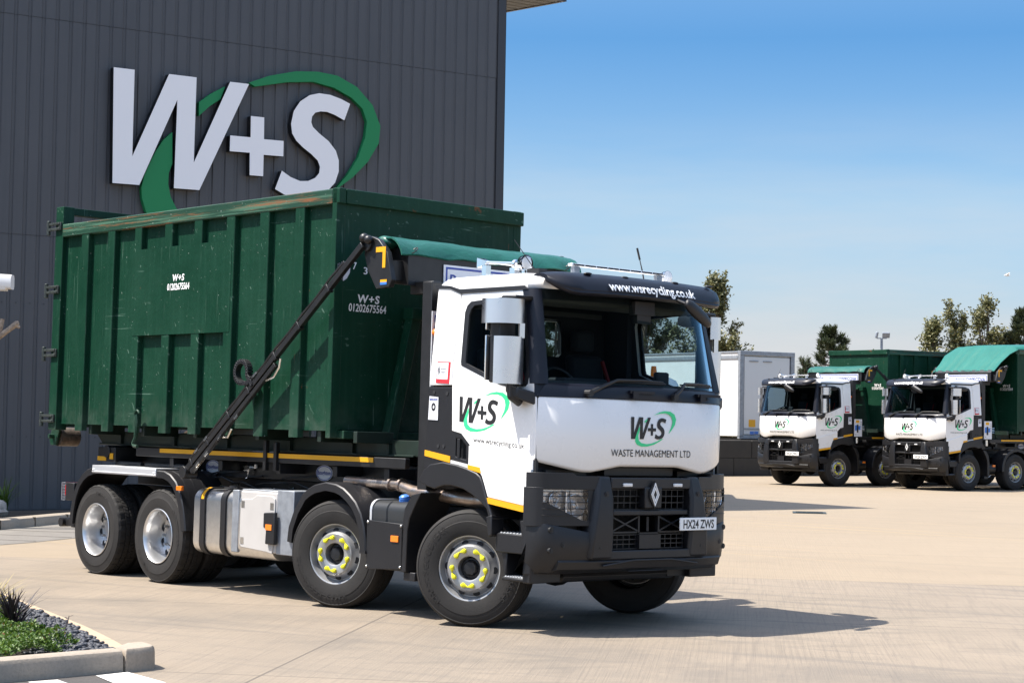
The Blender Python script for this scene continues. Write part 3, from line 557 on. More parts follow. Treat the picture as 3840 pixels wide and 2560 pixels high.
    P('exhaust_pipe', k, M['exhaust'], t, 40)
    for s in (-1, 1):
        k = MB(); o = [(-.56, 1.18), (-.70, 1.15), (-.80, 1.02), (-.84, .80), (-.84, .42), (-.755, .42), (-.75, .81), (-.72, .93), (-.64, 1.06)]
        k.plate(o, lambda u, v_: (u, s * 1.235, v_), lambda u, v_: (u, s * .8, v_)); k.box(-.83, -.66, *sorted((s * .82, s * 1.2)), .34, .42); P('mudguard', k, M['plastic'], t, bevel=.008)
    # --- cab
    dark = M['dark']
    for s in (-1, 1):
        door = [(-.07, 3.05), (.83, 3.05), (.89, 2.57), (.945, 2.2), (.96, 2.12), (.96, 1.84), (.955, 1.44), (.93, 1.14), (.88, 1.06), (.40, 1.12), (.38, 1.17), (.33, 1.28), (.29, 1.36), (.23, 1.40), (.10, 1.425), (.10, 1.64), (-.02, 1.74), (-.155, 1.765), (-.17, 2.17), (-.16, 2.40)]
        win = [(.0, 2.86), (.03, 2.92), (.08, 2.955), (.49, 2.98), (.74, 2.99), (.79, 2.965), (.80, 2.93), (.835, 2.70), (.87, 2.46), (.875, 2.3), (.86, 2.21), (.83, 2.185), (.62, 2.18), (.5, 2.20), (.33, 2.25), (-.03, 2.375), (-.035, 2.41)]
        k = MB(); side_plate(k, s, door, 0, .05, [win]); d = P('door', k, M['white'], t, 0, bevel=.006)
        cx = sum(p[0] for p in win) / len(win); cz = sum(p[1] for p in win) / len(win)
        k = MB(); inn = [(cx + (p[0] - cx) * .91, cz + (p[1] - cz) * .925) for p in win]; side_plate(k, s, [(cx + (p[0] - cx) * 1.03, cz + (p[1] - cz) * 1.025) for p in win], .005, .02, [inn]); P('window_rubber', k, M['plastic'], d, 0)
        k = MB(); k.add([sv(s, *p, -.02) for p in win], [tuple(range(len(win)))]); P('window_pane', k, M['glass'], d, 0)
        k = MB(); side_plate(k, s, [(x_ + (.012 if x_ < .4 else -.012), z_) for x_, z_ in door], -.054, .012, [win]); P('door_lining', k, dark, d, 0)
        # pressed lower door panel, a hair proud with a crease along its upper edge
        k = MB(); lo = [(.105, 1.635), (.955, 1.445), (.928, 1.145), (.898, 1.115), (.385, 1.175), (.335, 1.285), (.295, 1.365), (.235, 1.405), (.105, 1.43)]
        k.plate(lo, lambda u, v_: sv(s, u, v_, .016), lambda u, v_: sv(s, u, v_, -.01)); P('door_panel', k, M['white'], d, 0, bevel=.008)
        k = MB(); side_plate(k, s, [(.38, 1.17), (.90, 1.112), (.88, 1.062), (.40, 1.12)], .021, .02); side_plate(k, s, [(.103, 1.46), (.27, 1.44), (.29, 1.388), (.11, 1.42)], .021, .004); P('reflective_strip', k, M['yellow'], d, 0)
        if s < 0: f = lambda o_: (lambda u, v_: sv(-1, -.055 + u, 1.852 - .06 * u + v_, o_))
        else: f = lambda o_: (lambda u, v_: sv(1, .60 - u, 1.815 + v_, o_))
        logo(f(.0026), f(.0014), .232, None, 'logo', d)
        k = MB(); text(k, 'www.wsrecycling.co.uk', (lambda u, v_: sv(-1, .15 + u, 1.668 - .066 * u + v_, .0018)) if s < 0 else (lambda u, v_: sv(1, .80 - u, 1.66 + v_, .0018)), .69, .050); P('lettering', k, M['black'], d, 0)
        # black lower quarter panel with the door handle recess
        k = MB(); side_plate(k, s, [(-.51, 2.17), (-.18, 2.17), (-.165, 1.775), (-.025, 1.755), (.092, 1.645), (.092, 1.455), (-.16, 1.50), (-.25, 1.47), (-.43, 1.45), (-.55, 1.40), (-.54, 1.53)], -.004, .06, [[(-.10, 1.70), (-.02, 1.69), (.05, 1.63), (.05, 1.50), (-.10, 1.53)]]); qp = P('quarter_panel', k, M['plastic'], t, 0, bevel=.006)
        k = MB(); side_plate(k, s, [(-.12, 1.72), (.0, 1.71), (.07, 1.64), (.07, 1.48), (-.12, 1.51)], -.05, .01); side_plate(k, s, [(-.075, 1.695), (-.035, 1.69), (-.035, 1.52), (-.075, 1.53)], .004, .02); P('door_handle', k, M['plastic'], qp, 0, bevel=.004)
        k = MB()
        for x, z in ((-.43, 2.12), (-.24, 2.11), (-.35, 1.62), (-.27, 1.62)): k = MB(); k.tube([sv(s, x, z, .002), sv(s, x, z, -.02)], .018, 12); P('bolt', k, M['dark'], qp)
        k = MB(); side_plate(k, s, [(-.54, 1.58), (-.17, 1.53), (-.17, 1.47), (-.54, 1.525)], .002, .005); k.cur = 1; side_plate(k, s, [(-.16, 1.495), (.098, 1.46), (.105, 1.42), (-.16, 1.455)], .003, .02); P('reflective_strip', k, [M['yellow'], M['whitetape']], qp, 0)
        # white rear column
        k = MB(); side_plate(k, s, [(-.505, 2.185), (-.182, 2.185), (-.172, 2.40), (-.082, 3.05), (-.235, 3.10), (-.42, 3.11)], 0, .06); P('rear_column', k, M['white'], t, 0, bevel=.012)
        k = MB(); side_plate(k, s, [(-.45, 3.14), (-.24, 3.125), (-.09, 3.085), (.80, 3.085), (.84, 3.05), (-.08, 3.045), (-.235, 3.095), (-.44, 3.105)], .012, .05); P('gutter_strip', k, M['plastic'], t, 0)
        k = MB(); side_plate(k, s, [(-.19, 2.17), (-.155, 2.17), (-.14, 2.40), (-.055, 3.05), (-.10, 3.05), (-.185, 2.40)], -.02, .03); P('door_gap_backing', k, M['black'], t, 0); k = MB(); side_plate(k, s, [(-.20, 1.74), (-.13, 1.74), (-.15, 2.19), (-.20, 2.19)], -.022, .03); P('door_gap_backing', k, M['black'], t, 0); k = MB(); side_plate(k, s, [(.925, 1.14), (.985, 1.14), (.985, 2.09), (.94, 2.09)], -.012, .03); P('door_gap_backing', k, M['black'], t, 0)  # black strips added behind the door gaps stand in for their shade
        # wheel arch
        ao = [(-.60, 1.29), (-.52, 1.40), (-.43, 1.45), (-.25, 1.475), (-.05, 1.455), (.10, 1.425), (.23, 1.39), (.285, 1.355), (.325, 1.29), (.38, 1.16), (.45, 1.03), (.47, .98)]
        ai = [(.41, 1.0), (.38, 1.07), (.28, 1.14), (.17, 1.19), (.05, 1.235), (-.12, 1.26), (-.23, 1.255), (-.36, 1.22), (-.47, 1.24)]
        k = MB(); k.plate(ao + ai, lambda u, v_: (u, s * 1.245, v_), lambda u, v_: (u, s * .86, v_)); P('wheel_arch', k, M['plastic'], t, 35, bevel=.012)
        # steps
        k = MB(); k.box(.47, .90, *sorted((s * .86, s * 1.20)), .69, .86); k.box(.56, .90, *sorted((s * .9, s * 1.2)), .445, .475); k.box(.86, .96, *sorted((s * .85, s * 1.22)), .44, 1.06); k.plate([(.52, .70), (.60, .70), (.58, .47), (.565, .44)], lambda u, v_: (u, s * 1.17, v_), lambda u, v_: (u, s * .95, v_)); k.plate([(.385, 1.0), (.46, 1.02), (.47, .84), (.42, .82)], lambda u, v_: (u, s * 1.25, v_), lambda u, v_: (u, s * 1.1, v_)); k.box(.45, .9, *sorted((s * .84, s * .9)), .5, 1.1); stp = P('cab_step', k, M['plastic'], t, bevel=.01)
        for x0, x1, z in ((.49, .88, .862), (.57, .89, .477)):
            k = MB(); k.grid(lambda u, v: (x0 + (x1 - x0) * u / 36, s * (.95 + .24 * v / 20), z + (.010 if u % 4 in (1, 2) and v % 4 in (1, 2) else .0)), range(37), range(21)); P('step_tread', k, M['galv'], stp, 20, fix=False)
        # A pillar between door edge and windscreen
        k = MB(); zs = [2.2 + .86 * i / 6 for i in range(7)]
        def dedge(z): return sv(s, .83 + (.95 - .83) * (3.05 - z) / .85 - (.0 if z > 2.25 else 0), z, .002)
        rings = []
        for z in zs:
            hw = 1.10 - .05 * (z - 2.2) / .85; a = Vector((gx(hw - .006, z) + .006, s * (hw - .006), z)); b = dedge(z); mid = (a + b) / 2 + Vector((.025, s * .02, 0)); rings.append([b + Vector((-.06, 0, 0)), b, mid, a, a + Vector((-.05, -s * .03, 0))])
        k.loft(rings); P('windscreen_pillar', k, M['navy'], t, 60)
    k = MB()                                                              # rear wall, floor, firewall and inner skins
    rw = [(-1.16, 1.45), (1.16, 1.45), (1.17, 2.2), (1.09, 3.08), (-1.09, 3.08), (-1.17, 2.2)]
    hole = [(.13, 2.56), (.16, 2.53), (.40, 2.53), (.43, 2.56), (.43, 2.87), (.40, 2.90), (.16, 2.90), (.13, 2.87)]
    def rearx(z): return -.50 - 1.1 * dl(z) + (z - 2.2) * .11 if z > 2.2 else -.50
    k.plate(rw, lambda u, v_: (rearx(v_), u, v_), lambda u, v_: (rearx(v_) + .03, u, v_), [hole]); bw = P('cab_rear_wall', k, M['plastic'], t, 0)
    k = MB(); k.plate(rw, lambda u, v_: (rearx(v_) + .034, u, v_), lambda u, v_: (rearx(v_) + .05, u, v_), [hole]); k.box(-.45, .95, -1.15, 1.15, 1.40, 1.46); k.box(.88, .93, -1.12, 1.12, 1.2, 2.15)
    for s in (-1, 1): k.box(-.45, .9, *sorted((s * 1.10, s * 1.16)), 1.46, 2.17); k.box(-.45, -.12, *sorted((s * 1.03, s * 1.10)), 2.17, 3.05)
    P('cab_interior', k, dark, t, 0)
    k = MB(); k.add([(rearx(p[1]) + .015, *p) for p in hole], [tuple(range(8))]); P('window_pane', k, M['glass'], bw, 0)
    k = MB(); k.box(-.42, .8, -1.06, 1.06, 3.02, 3.05); k.box(.35, .80, -1.0, 1.0, 2.95, 3.02); P('headlining', k, M['lining'], t, 0, bevel=.02)
    k = MB(); k.box(-.43, -.36, -1.05, -.02, 2.93, 2.975); k.box(-.43, -.36, .05, .9, 2.93, 2.975); P('storage_rail', k, M['lining'], t, 0)
    k = MB(); slab(k, -1.08, 1.08, 1.9, lambda y: 2.2 + .02 * math.cos(y * 3), -.10, .35, 16, lambda y: gx(y, 2.2)); k.box(.72, .95, -.85, -.30, 2.1, 2.27); k.box(1.05, 1.12, .18, .34, 2.2, 2.36); k.box(.95, 1.10, -.15, .05, 2.2, 2.28); P('dashboard', k, dark, t, bevel=.02)
    k = MB(); ring = [(.62 - .10 * math.sin(a), -.58 + .22 * math.cos(a), 2.17 + .20 * math.sin(a)) for a in [2 * math.pi * i / 32 for i in range(33)]]; k.tube(ring, .016, 8); k.tube([(.62, -.58, 2.17), (.85, -.58, 2.05)], .03, 8); k.tube([(.62, -.79, 2.17), (.62, -.37, 2.17)], .018, 6); P('steering_wheel', k, M['plastic'], t)
    for s in (-1, 1):
        k = MB(); k.box(-.25, .25, s * .58 - .24, s * .58 + .24, 1.75, 1.92); k.plate([(-.25, 1.9), (-.12, 1.9), (-.24, 2.55), (-.34, 2.55)], lambda u, v_: (u, s * .58 - .23, v_), lambda u, v_: (u, s * .58 + .23, v_)); k.box(-.36, -.26, s * .58 - .14, s * .58 + .14, 2.58, 2.80); st = P('seat', k, dark, t, bevel=.04)
        k = MB(); k.tube([(-.22, s * .58 + .2, 2.5), (-.10, s * .58 + .22, 2.2), (-.05, s * .58 + .24, 1.9)], .02, 4); P('seat_belt', k, M['redbelt'], st)
    k = MB(); k.grid(lambda u, v_: (gx(u * (1.10 - .05 * (v_ - 2.2) / .85), v_), u * (1.10 - .05 * (v_ - 2.2) / .85), v_), [-1 + 2 * i / 24 for i in range(25)], [2.2 + .86 * i / 8 for i in range(9)]); ws = P('windscreen', k, M['glass'], t, 180, fix=False)
    k = MB()                                                              # dark printed border inside the glass
    for a, b, c_, d_ in ((-1, 1, 2.2, 2.235), (-1, 1, 2.965, 3.06), (-1, -.984, 2.2, 3.06), (.984, 1, 2.2, 3.06)):
        k.grid(lambda u, v_: (gx(u * (1.10 - .05 * (v_ - 2.2) / .85), v_) - .006, u * (1.10 - .05 * (v_ - 2.2) / .85), v_), [a + (b - a) * i / 16 for i in range(17)], [c_ + (d_ - c_) * i / 4 for i in range(5)])
    k.box(1.0, 1.05, -.04, .14, 2.80, 2.95); k.box(.98, 1.06, -.08, .18, 2.88, 3.0); P('glass_border', k, M['black'], ws, 0, fix=False)
    # roof
    def plan(z, inset):
        tp = 1.12 - inset; f_ = []
        for y in [-1 + 2 * i / 20 for i in range(21)]: f_.append((1.0 - .28 * abs(y) ** 4 - inset * 1.6, y * tp, z))
        return f_ + [(.4, tp, z), (-.2, tp, z), (-.50 + inset * 2, tp, z - (.0 if inset else 0)), (-.53 + inset * 2, tp * .9, z), (-.53 + inset * 2, -tp * .9, z), (-.50 + inset * 2, -tp, z), (-.2, -tp, z), (.4, -tp, z)]
    k = MB(); k.loft([plan(3.06, .0), plan(3.075, -.004), plan(3.10, -.006), plan(3.15, .012), plan(3.185, .035), plan(3.205, .07), plan(3.215, .14)]); P('roof', k, M['roofwhite'], t, 45)
    # white front panel, cowl, wipers
    k = MB(); n = 48; rings = []
    for i in range(n + 1):
        y = -1.215 + 2.43 * i / n; a = abs(y); zb = 1.49 if a < .38 else (1.49 - .055 * min(1, (a - .38) / .33) if a < .78 else 1.435 + .095 * ((a - .78) / .44) ** 1.3); x = px(y); rings.append([(x - .035, y, zb), (x - .03, y, zb - .008), (x - .012, y, zb), (x + .002, y, zb + .02), (x + .008, y, 1.75), (x, y, 2.07), (x - .012, y, 2.085), (x - .07, y, 2.085), (x - .07, y, zb + .02)])
    k.loft(rings); fp = P('front_panel', k, M['white'], t, 50)
    logo(lambda u, v_: (px(-.27 + u) + .0115, -.27 + u, 1.735 + v_), lambda u, v_: (px(-.27 + u) + .0090, -.27 + u, 1.735 + v_), .200, None, 'logo', fp, 'swoosh')
    k = MB(); text(k, 'WASTE MANAGEMENT LTD', lambda u, v_: (px(-.51 + u) + .0098, -.51 + u, 1.575 + v_), 1.05, .064); P('lettering', k, M['black'], fp, 0)
    k = MB(); k.grid(lambda u, v_: (px(u * 1.21) * (1 - v_) + gx(u * 1.1, 2.205) * v_ + .012 * math.sin(v_ * math.pi), u * (1.21 * (1 - v_) + 1.10 * v_), 2.088 + .125 * v_ + .02 * math.sin(v_ * math.pi)), [-1 + 2 * i / 32 for i in range(33)], [i / 6 for i in range(7)])
    slab(k, -1.2, 1.2, 2.0, 2.088, -.02, .1, 24, px)
    k.add([sv(-1, .95, 2.23, .001), sv(-1, .955, 2.09, .001), (px(1.21), -1.215, 2.088), (.99, -1.10, 2.21)], [(0, 1, 2, 3)]); k.add([sv(1, .95, 2.23, .001), sv(1, .955, 2.09, .001), (px(1.21), 1.215, 2.088), (.99, 1.10, 2.21)], [(0, 1, 2, 3)])
    for y in (-.30, .62): k.box(px(y) - .05, px(y) + .022, y, y + .32, 2.145, 2.17); k.box(px(y) - .05, px(y) + .03, y + .03, y + .10, 2.10, 2.165)
    P('scuttle_panel', k, M['navy'], t, 40)
    for y0, y1, y2 in ((-.78, -.42, .18), (.28, .48, 1.0)):
        k = MB(); g = lambda y, z: gx(y, z) + .035; k.tube([(px(y0) + .02, y0, 2.13), (g((y0 + y1) / 2, 2.2) + .02, (y0 + y1) / 2, 2.20), (g(y1, 2.255), y1, 2.26), (g((y1 + y2) / 2, 2.265) - .01, (y1 + y2) / 2, 2.268), (g(y2, 2.26) - .02, y2, 2.262)], [.022, .018, .013, .011, .008], 8); k.tube([(g(y1 - .05, 2.245) - .018, y1 - .05, 2.247), (g(y2 + .03, 2.245) - .018, y2 + .03, 2.247)], .009, 6); k.tube([(px(y0) - .03, y0, 2.13), (px(y0) + .05, y0, 2.13)], .03, 10); P('wiper', k, M['black'], t)
    # sun visor with lettering
    k = MB(); rings = []; n = 30
    for i in range(n + 1):
        y = -1.12 + 2.24 * i / n; q = abs(y) / 1.12; e = max(0, (q - .80) / .20); fx = 1.25 - .10 * q ** 3; sh = 1 - .62 * e ** 2
        pts = [(.80, 3.205), (.95, 3.228), (1.08, 3.212), (1.17, 3.165), (1.215, 3.10), (1.232, 3.055), (1.228, 3.05), (1.236, 3.03), (1.205, 3.005), (1.16, 3.01), (1.13, 3.08), (1.0, 3.15), (.80, 3.17)]
        rings.append([(.80 + (x - .80) * (fx - .80) / .45 * (1 - .42 * e ** 2), y, 3.20 + (z - 3.20) * sh - .02 * q ** 2) for x, z in pts])
    k.loft(rings); vz = P('sun_visor', k, M['navy'], t, 50)
    def vis(u, v_):
        y = -.585 + u; q = abs(y) / 1.12; fx = 1.25 - .10 * q ** 3; zz = 3.065 + v_; x = 1.240 - (zz - 3.055) * .38 - max(0, zz - 3.10) * .35; return (.80 + (x - .80) * (fx - .80) / .45 + .014, y, zz - .02 * q ** 2)
    k = MB(); text(k, 'www.wsrecycling.co.uk', vis, 1.13, .080, bold=.022); P('lettering', k, M['whitetext'], vz, 0)
    k = MB()
    for y in (-.72, -.25, .42, .9): k.ball((1.08, y, 3.205), .03, .045, .012)
    P('marker_lamp', k, M['plastic'], vz)
    # roof equipment
    k = MB(); k.box(.71, .77, -.62, .62, 3.302, 3.325); 
    lb = P('light_bar', k, M['alu'], t, bevel=.004)
    k = MB()
    for y in (-.55, .55): k = MB(); k.box(.715, .765, y - .035, y + .035, 3.19, 3.30); P('bracket', k, M['galv'], lb, bevel=.003)
    for i in range(8): k = MB(); k.box(.768, .774, -.60 + .15 * i, -.468 + .15 * i, 3.307, 3.320); P('lamp_segment', k, M['dark'], lb, 0)
    for s in (-1, 1):
        k = MB(); c0 = Vector((.55 if s > 0 else .43, s * .86 if s > 0 else -.9, 3.315)); q_ = 1.25 if s < 0 else 1; k.lathe([(0, -.06 * q_), (.03 * q_, -.054 * q_), (.055 * q_, -.025), (.062 * q_, .02), (.064 * q_, .03)], c0, (1, 0, 0), 24); k.tube([(c0.x, c0.y, 3.26), (c0.x, c0.y, 3.20)], .03, 10); k.box(c0.x - .08, c0.x + .08, c0.y - .05, c0.y + .05, 3.19, 3.215); sl = P('spot_lamp', k, M['chrome'], t, 50)
        k = MB(); k.lathe([(.062, .031), (.03, .042), (0, .045)], c0, (1, 0, 0), 20); P('lens', k, M['tubewhite'], sl, 60)
    k = MB(); k.tube([(.30, -.9, 3.315), (.1, -.9, 3.335), (-.04, -.9, 3.345), (-.09, -.9, 3.347)], [.022, .016, .016, .02], 12); k.loft([[(-.09, -.9 + a * .02, 3.347 + b * .02) for a, b in ((-1, -1), (1, -1), (1, 1), (-1, 1))], [(-.16, -.9 + a * .05, 3.347 + b * .042) for a, b in ((-1, -1), (1, -1), (1, 1), (-1, 1))], [(-.175, -.9 + a * .054, 3.347 + b * .046) for a, b in ((-1, -1), (1, -1), (1, 1), (-1, 1))]]); k.tube([(.30, -.9, 3.315), (.33, -.9, 3.31)], .045, 14); k.box(-.13, -.07, -.93, -.87, 3.2, 3.32); k.box(.26, .33, -.93, -.87, 3.2, 3.28); P('air_horn', k, M['chrome'], t, 40)
    k = MB(); k.tube([(.57, -.9, 3.25), (.42, -.95, 3.45), (.36, -.97, 3.53)], [.006, .004, .003], 5); k.box(.52, .68, -.95, -.85, 3.19, 3.255); P('aerial', k, M['black'], t)
    k = MB(); k.tube([(.60, .52, 3.2), (.60, .48, 3.34), (.60, .44, 3.45)], [.007, .007, .004], 6); k.tube([(.60, .44, 3.45), (.60, .40, 3.56)], .010, 6); P('aerial', k, M['black'], t)
    # mirrors
    for s in (-1, 1):
        k = MB()
        def cov(z0, z1, p):
            if s > 0: p = [(x - .01, -1.255 + (y + 1.255) * .62) for x, y in p]
            k.loft([[(x, -s * y, z0 + (z1 - z0) * j / 6) for j in range(7)] + [(x - .018, -s * y * .988, z1 - (z1 - z0) * j / 6) for j in range(7)] for x, y in p])
        cov(2.725, 2.945, [(.835, -1.255), (.852, -1.32), (.85, -1.40), (.825, -1.46), (.77, -1.508), (.69, -1.54), (.60, -1.552)]); cov(2.19, 2.61, [(.837, -1.255), (.855, -1.32), (.855, -1.40), (.835, -1.46), (.79, -1.50), (.735, -1.52)]); k.box(.828, .846, *sorted((s * 1.255, s * 1.315)), 2.60, 2.73)
        mr_ = P('side_mirror', k, M['steel'], t, 60)
        k = MB(); k.box(.60, .74, *sorted((s * 1.265, s * (1.455 if s < 0 else 1.36))), 2.20, 2.93); k.tube([(.76, s * 1.33, 2.25), (.79, s * 1.33, 2.08), (.82, s * 1.25, 2.03)], .05, 10); k.loft([[(.70, s * 1.2, 2.10), (.70, s * 1.2, 2.16), (.97, s * 1.2, 2.12), (.97, s * 1.2, 2.0)], [(.72, s * 1.36, 2.12), (.72, s * 1.36, 2.20), (.88, s * 1.36, 2.16), (.88, s * 1.36, 2.06)]]); k.box(.60, .80, *sorted((s * 1.10, s * 1.33)), 2.945, 2.985); P('mirror_housing', k, M['plastic'], mr_, bevel=.015)
        for z0_, z1_ in ((2.22, 2.62), (2.67, 2.90)): k = MB(); k.box(.582, .598, *sorted((s * 1.275, s * (1.49 if s < 0 else 1.39))), z0_, z1_); P('mirror_glass', k, M['chrome'], mr_, bevel=.004)
    k = MB(); fa_ = Vector((1.37, .27, 3.005)); fb_ = Vector((1.34, .64, 2.815)); fd = (fb_ - fa_).normalized(); fn = Vector((1, 0, .25)).normalized(); fu = fd.cross(fn).normalized()
    k.loft([[fa_.lerp(fb_, q_) + fn * math.cos(g_) * .045 * w_ + fu * math.sin(g_) * .062 * w_ for g_ in [2 * math.pi * j_ / 14 for j_ in range(14)]] for q_, w_ in ((0, .35), (.04, .7), (.15, .95), (.4, 1.05), (.7, 1), (.9, .8), (.98, .5), (1, .25))]); k.tube([(1.36, .36, 2.97), (1.20, .30, 3.04)], .018, 6); P('front_mirror', k, M['plastic'], t, 70)
    k = MB(); k.loft([[(.30 + .1 * i, 1.36 + a * .08 * q_, 2.93 + b * .075 * q_) for a, b in ((-1, -1), (.6, -1), (1, -.3), (.7, .8), (-.6, 1), (-1, .4))] for i, q_ in enumerate((.6, .95, 1, .95, .7))]); k.tube([(.5, 1.3, 2.98), (.5, 1.1, 3.02)], .02, 6); P('kerb_mirror', k, M['plastic'], t, 60)
    # bumper
    for s in (-1, 1):
        k = MB(); slab(k, s * .66, s * 1.272, 1.275, lambda y: 1.42 if abs(y) > .9 else 1.395, -.02, .16, 14)                       # bar above headlight
        slab(k, s * .68, s * .76, .95, 1.28, -.03, .1, 3); slab(k, s * 1.19, s * 1.278, .95, 1.29, -.012, .10, 5); slab(k, s * .68, s * 1.275, .955, lambda y: 1.0 + .17 * max(0, (abs(y) - .82) / .38), -.013, .12, 12)
        bu = P('bumper', k, M['plastic'], t, 40, bevel=.010)
    for s in (-1, 1):
        k = MB(); n = 14; rings = []
        for i in range(n + 1):
            y = s * (.69 + .585 * i / n); a = abs(y); x = bx(y); e = max(0, (a - 1.1) / .18); zt = .89 + .10 * (a - .69) / .58; zb_ = .66 - .02 * (a - .69) / .5; y = s * (a - max(0, a - 1.1) * .12)
            rings.append([(x - .10, y, zt), (x - .006, y, zt), (x, y, zt - .012), (x + .01 - .02 * e, y, .80), (x - .01 - .03 * e, y, zb_), (x - .10 - .04 * e, y, .54), (x - .2 + .15 * e, y, .52), (x - .22 + .18 * e, y, .7)])
        k.loft(rings); P('bumper_corner', k, M['plastic'], bu, 32, bevel=.006)
    k = MB()
    for s in (-1, 1):
        rings = []
        for z, yo, yi, dx in ((.66, .78, .50, -.015), (.68, .785, .49, 0), (.9, .765, .50, .015), (1.2, .715, .505, .012), (1.385, .675, .51, -.03), (1.395, .67, .515, -.045)):
            rings.append([(bx(yo) + dx - .02, s * yo, z), (bx(.6) + dx + .012, s * (yo - .03), z), (bx(.55) + dx + .015, s * (yi + .03), z), (bx(.5) + dx - .01, s * yi, z), (bx(.5) - .16, s * yi, z), (bx(yo) - .14, s * yo, z)])
        k.loft(rings)
    slab(k, -.75, .75, .655, .735, .004, .16, 16); slab(k, -.52, .52, 1.285, 1.385, -.01, .12, 10); slab(k, -.49, .49, 1.045, 1.095, -.01, .14, 8)
    slab(k, -.11, .11, 1.11, 1.30, .005, .10, 4)
    cs = P('bumper_centre', k, M['plastic'], bu, 32, bevel=.012)
    k = MB()
    for s in (-1, 1):
        for y, z in ((s * .60, 1.235), (s * .66, .765), (s * 1.02, .79), (s * 1.13, .92), (s * 1.13, .74)):
            o_ = .026 if abs(y) < .9 else .010; k = MB(); k.tube([(bx(y) - .02, y, z), (bx(y) + o_, y, z)], .026, 14); k.tube([(bx(y) + o_ - .01, y, z), (bx(y) + o_ + .004, y, z)], .014, 8); P('bolt', k, M['black'], cs)
    k = MB()                                                               # lower valance
    n = 20; rings = []
    for i in range(n + 1):
        y = -1.06 + 2.12 * i / n; x = bx(y); a = abs(y); rings.append([(x - .02, y, .665), (x + .005, y, .64), (x - .02, y, .57), (x - .10, y, .535 + .03 * max(0, a - .7)), (x - .32, y, .54), (x - .3, y, .66)])
    k.loft(rings); k.tube([(bx(.6) + .01, -.62, .60), (bx(.3) + .01, -.25, .645), (bx(.3) + .01, .25, .645), (bx(.6) + .01, .62, .60)], .011, 8); k.box(bx(.2) - .03, bx(.2) + .004, -.3, .15, .545, .553)
    k.box(.5, .86, -.95, -.55, .47, .53); k.box(.5, .90, .60, .98, .45, .56); k.tube([(.85, -.75, .48), (.85, .7, .48)], .05, 8); P('bumper_valance', k, M['plastic'], bu, 40, bevel=.006)
    k = MB(); xg = 1.20                                                      # radiator grilles, X brace
    for z0, z1 in ((1.10, 1.275), (.745, .87)):
        for i in range(4): z = z0 + (z1 - z0) * i / 3; k.box(xg - .006, xg + .006, -.48, .48, z - .004, z + .004)
        for i in range(13): y = -.47 + .94 * i / 12; k.box(xg - .006, xg + .004, y - .004, y + .004, z0, z1)
    for y0, y1 in ((-.48, -.13), (.13, .48)):
        for a, b in (((y0, .90), (y1, 1.035)), ((y0, 1.035), (y1, .90))): k.tube([(xg + .01, *a), (xg + .01, *b)], .010, 4)
        k.box(xg - .005, xg + .015, y0, y1, .885, .90)
    k.box(xg - .02, xg + .04, -.14, .14, .745, .87); k.box(xg - .02, xg + .02, -.14, -.12, .88, 1.04); k.box(xg - .02, xg + .02, .12, .14, .88, 1.04); k.box(xg, xg + .02, -.14, .14, .875, .89); k.tube([(xg, 0, .9), (xg, 0, 1.03)], .014, 6)
    P('radiator_grille', k, M['plastic'], bu, 30)
    k = MB(); k.box(.75, .80, -1.0, 1.0, .72, 1.50)
    for i in range(60): k.box(.80, .812, -.5 + i / 60, -.5 + i / 60 + .008, .75, 1.28)
    k.box(1.0, 1.08, -.45, .45, 1.40, 1.47); k.box(.85, 1.0, -1.1, -.6, 1.36, 1.44); k.box(.85, 1.0, .6, 1.1, 1.36, 1.44)
    P('radiator', k, M['steelblack'], t, 0)
    k = MB(); dm = [(0, .125), (.066, .03), (.066, -.03), (0, -.125), (-.066, -.03), (-.066, .03)]; k.plate(dm, lambda u, v_: (1.290, u, 1.235 + v_), lambda u, v_: (1.27, u, 1.235 + v_)); bd = P('badge', k, M['black'], bu, 0)
    k = MB()
    for sc_, dz in ((1, 0),):
        for o_, i_ in ((1.12, .92), (.72, .52)): k.plate([(u * o_, v_ * o_) for u, v_ in ((0, .095), (.046, 0), (0, -.095), (-.046, 0))], lambda u, v_: (1.297, u, 1.235 + v_), lambda u, v_: (1.289, u, 1.235 + v_), [[(u * i_, v_ * i_) for u, v_ in ((0, .095), (.046, 0), (0, -.095), (-.046, 0))]])
    P('emblem', k, M['whitetext'], bd, 0)
    k = MB()
    for y in (-.33, .33): k.box(bx(y) - .02, bx(y) + .008, y - .055, y + .055, 1.305, 1.335)
    P('strobe_lamp', k, M['tubewhite'], bu, bevel=.006)
    k = MB(); py0, py1 = .32, .84; k.add([], []); k.obox((1.312, .565, .965), Vector((1, .05, 0)).normalized(), Vector((-.05, 1, 0)).normalized(), (0, 0, 1), .008, .263, .058)
    npl = P('number_plate', k, M['whitetext'], bu, bevel=.004)
    for s in (-1, 1):
        k = MB(); slab(k, s * .765, s * 1.185, .99, 1.27, -.085, .01, 10)
        for yc, zc, rr_ in ((.875, 1.13, .10), (1.06, 1.18, .066)):
            c0 = (bx(yc) - .075, s * yc, zc); ax_ = (1, s * .25, 0); k.lathe([(rr_ * .28, -.02), (rr_ * .32, .012), (rr_ * .5, -.004), (rr_ * .8, .018), (rr_, .036), (rr_ * 1.06, .034)], c0, ax_, 24); k.lathe([(0, .022), (rr_ * .16, .02), (rr_ * .3, .0)], c0, ax_, 12)
        k.box(bx(.97) - .08, bx(.97) - .03, *sorted((s * .968, s * .985)), 1.02, 1.26); hd = P('headlight', k, M['lampinner'], bu, 40)
        k = MB(); slab(k, s * .76, s * 1.19, .985, 1.275, -.03, .012, 10); P('lens', k, M['clear'], hd, 40)
        k = MB()
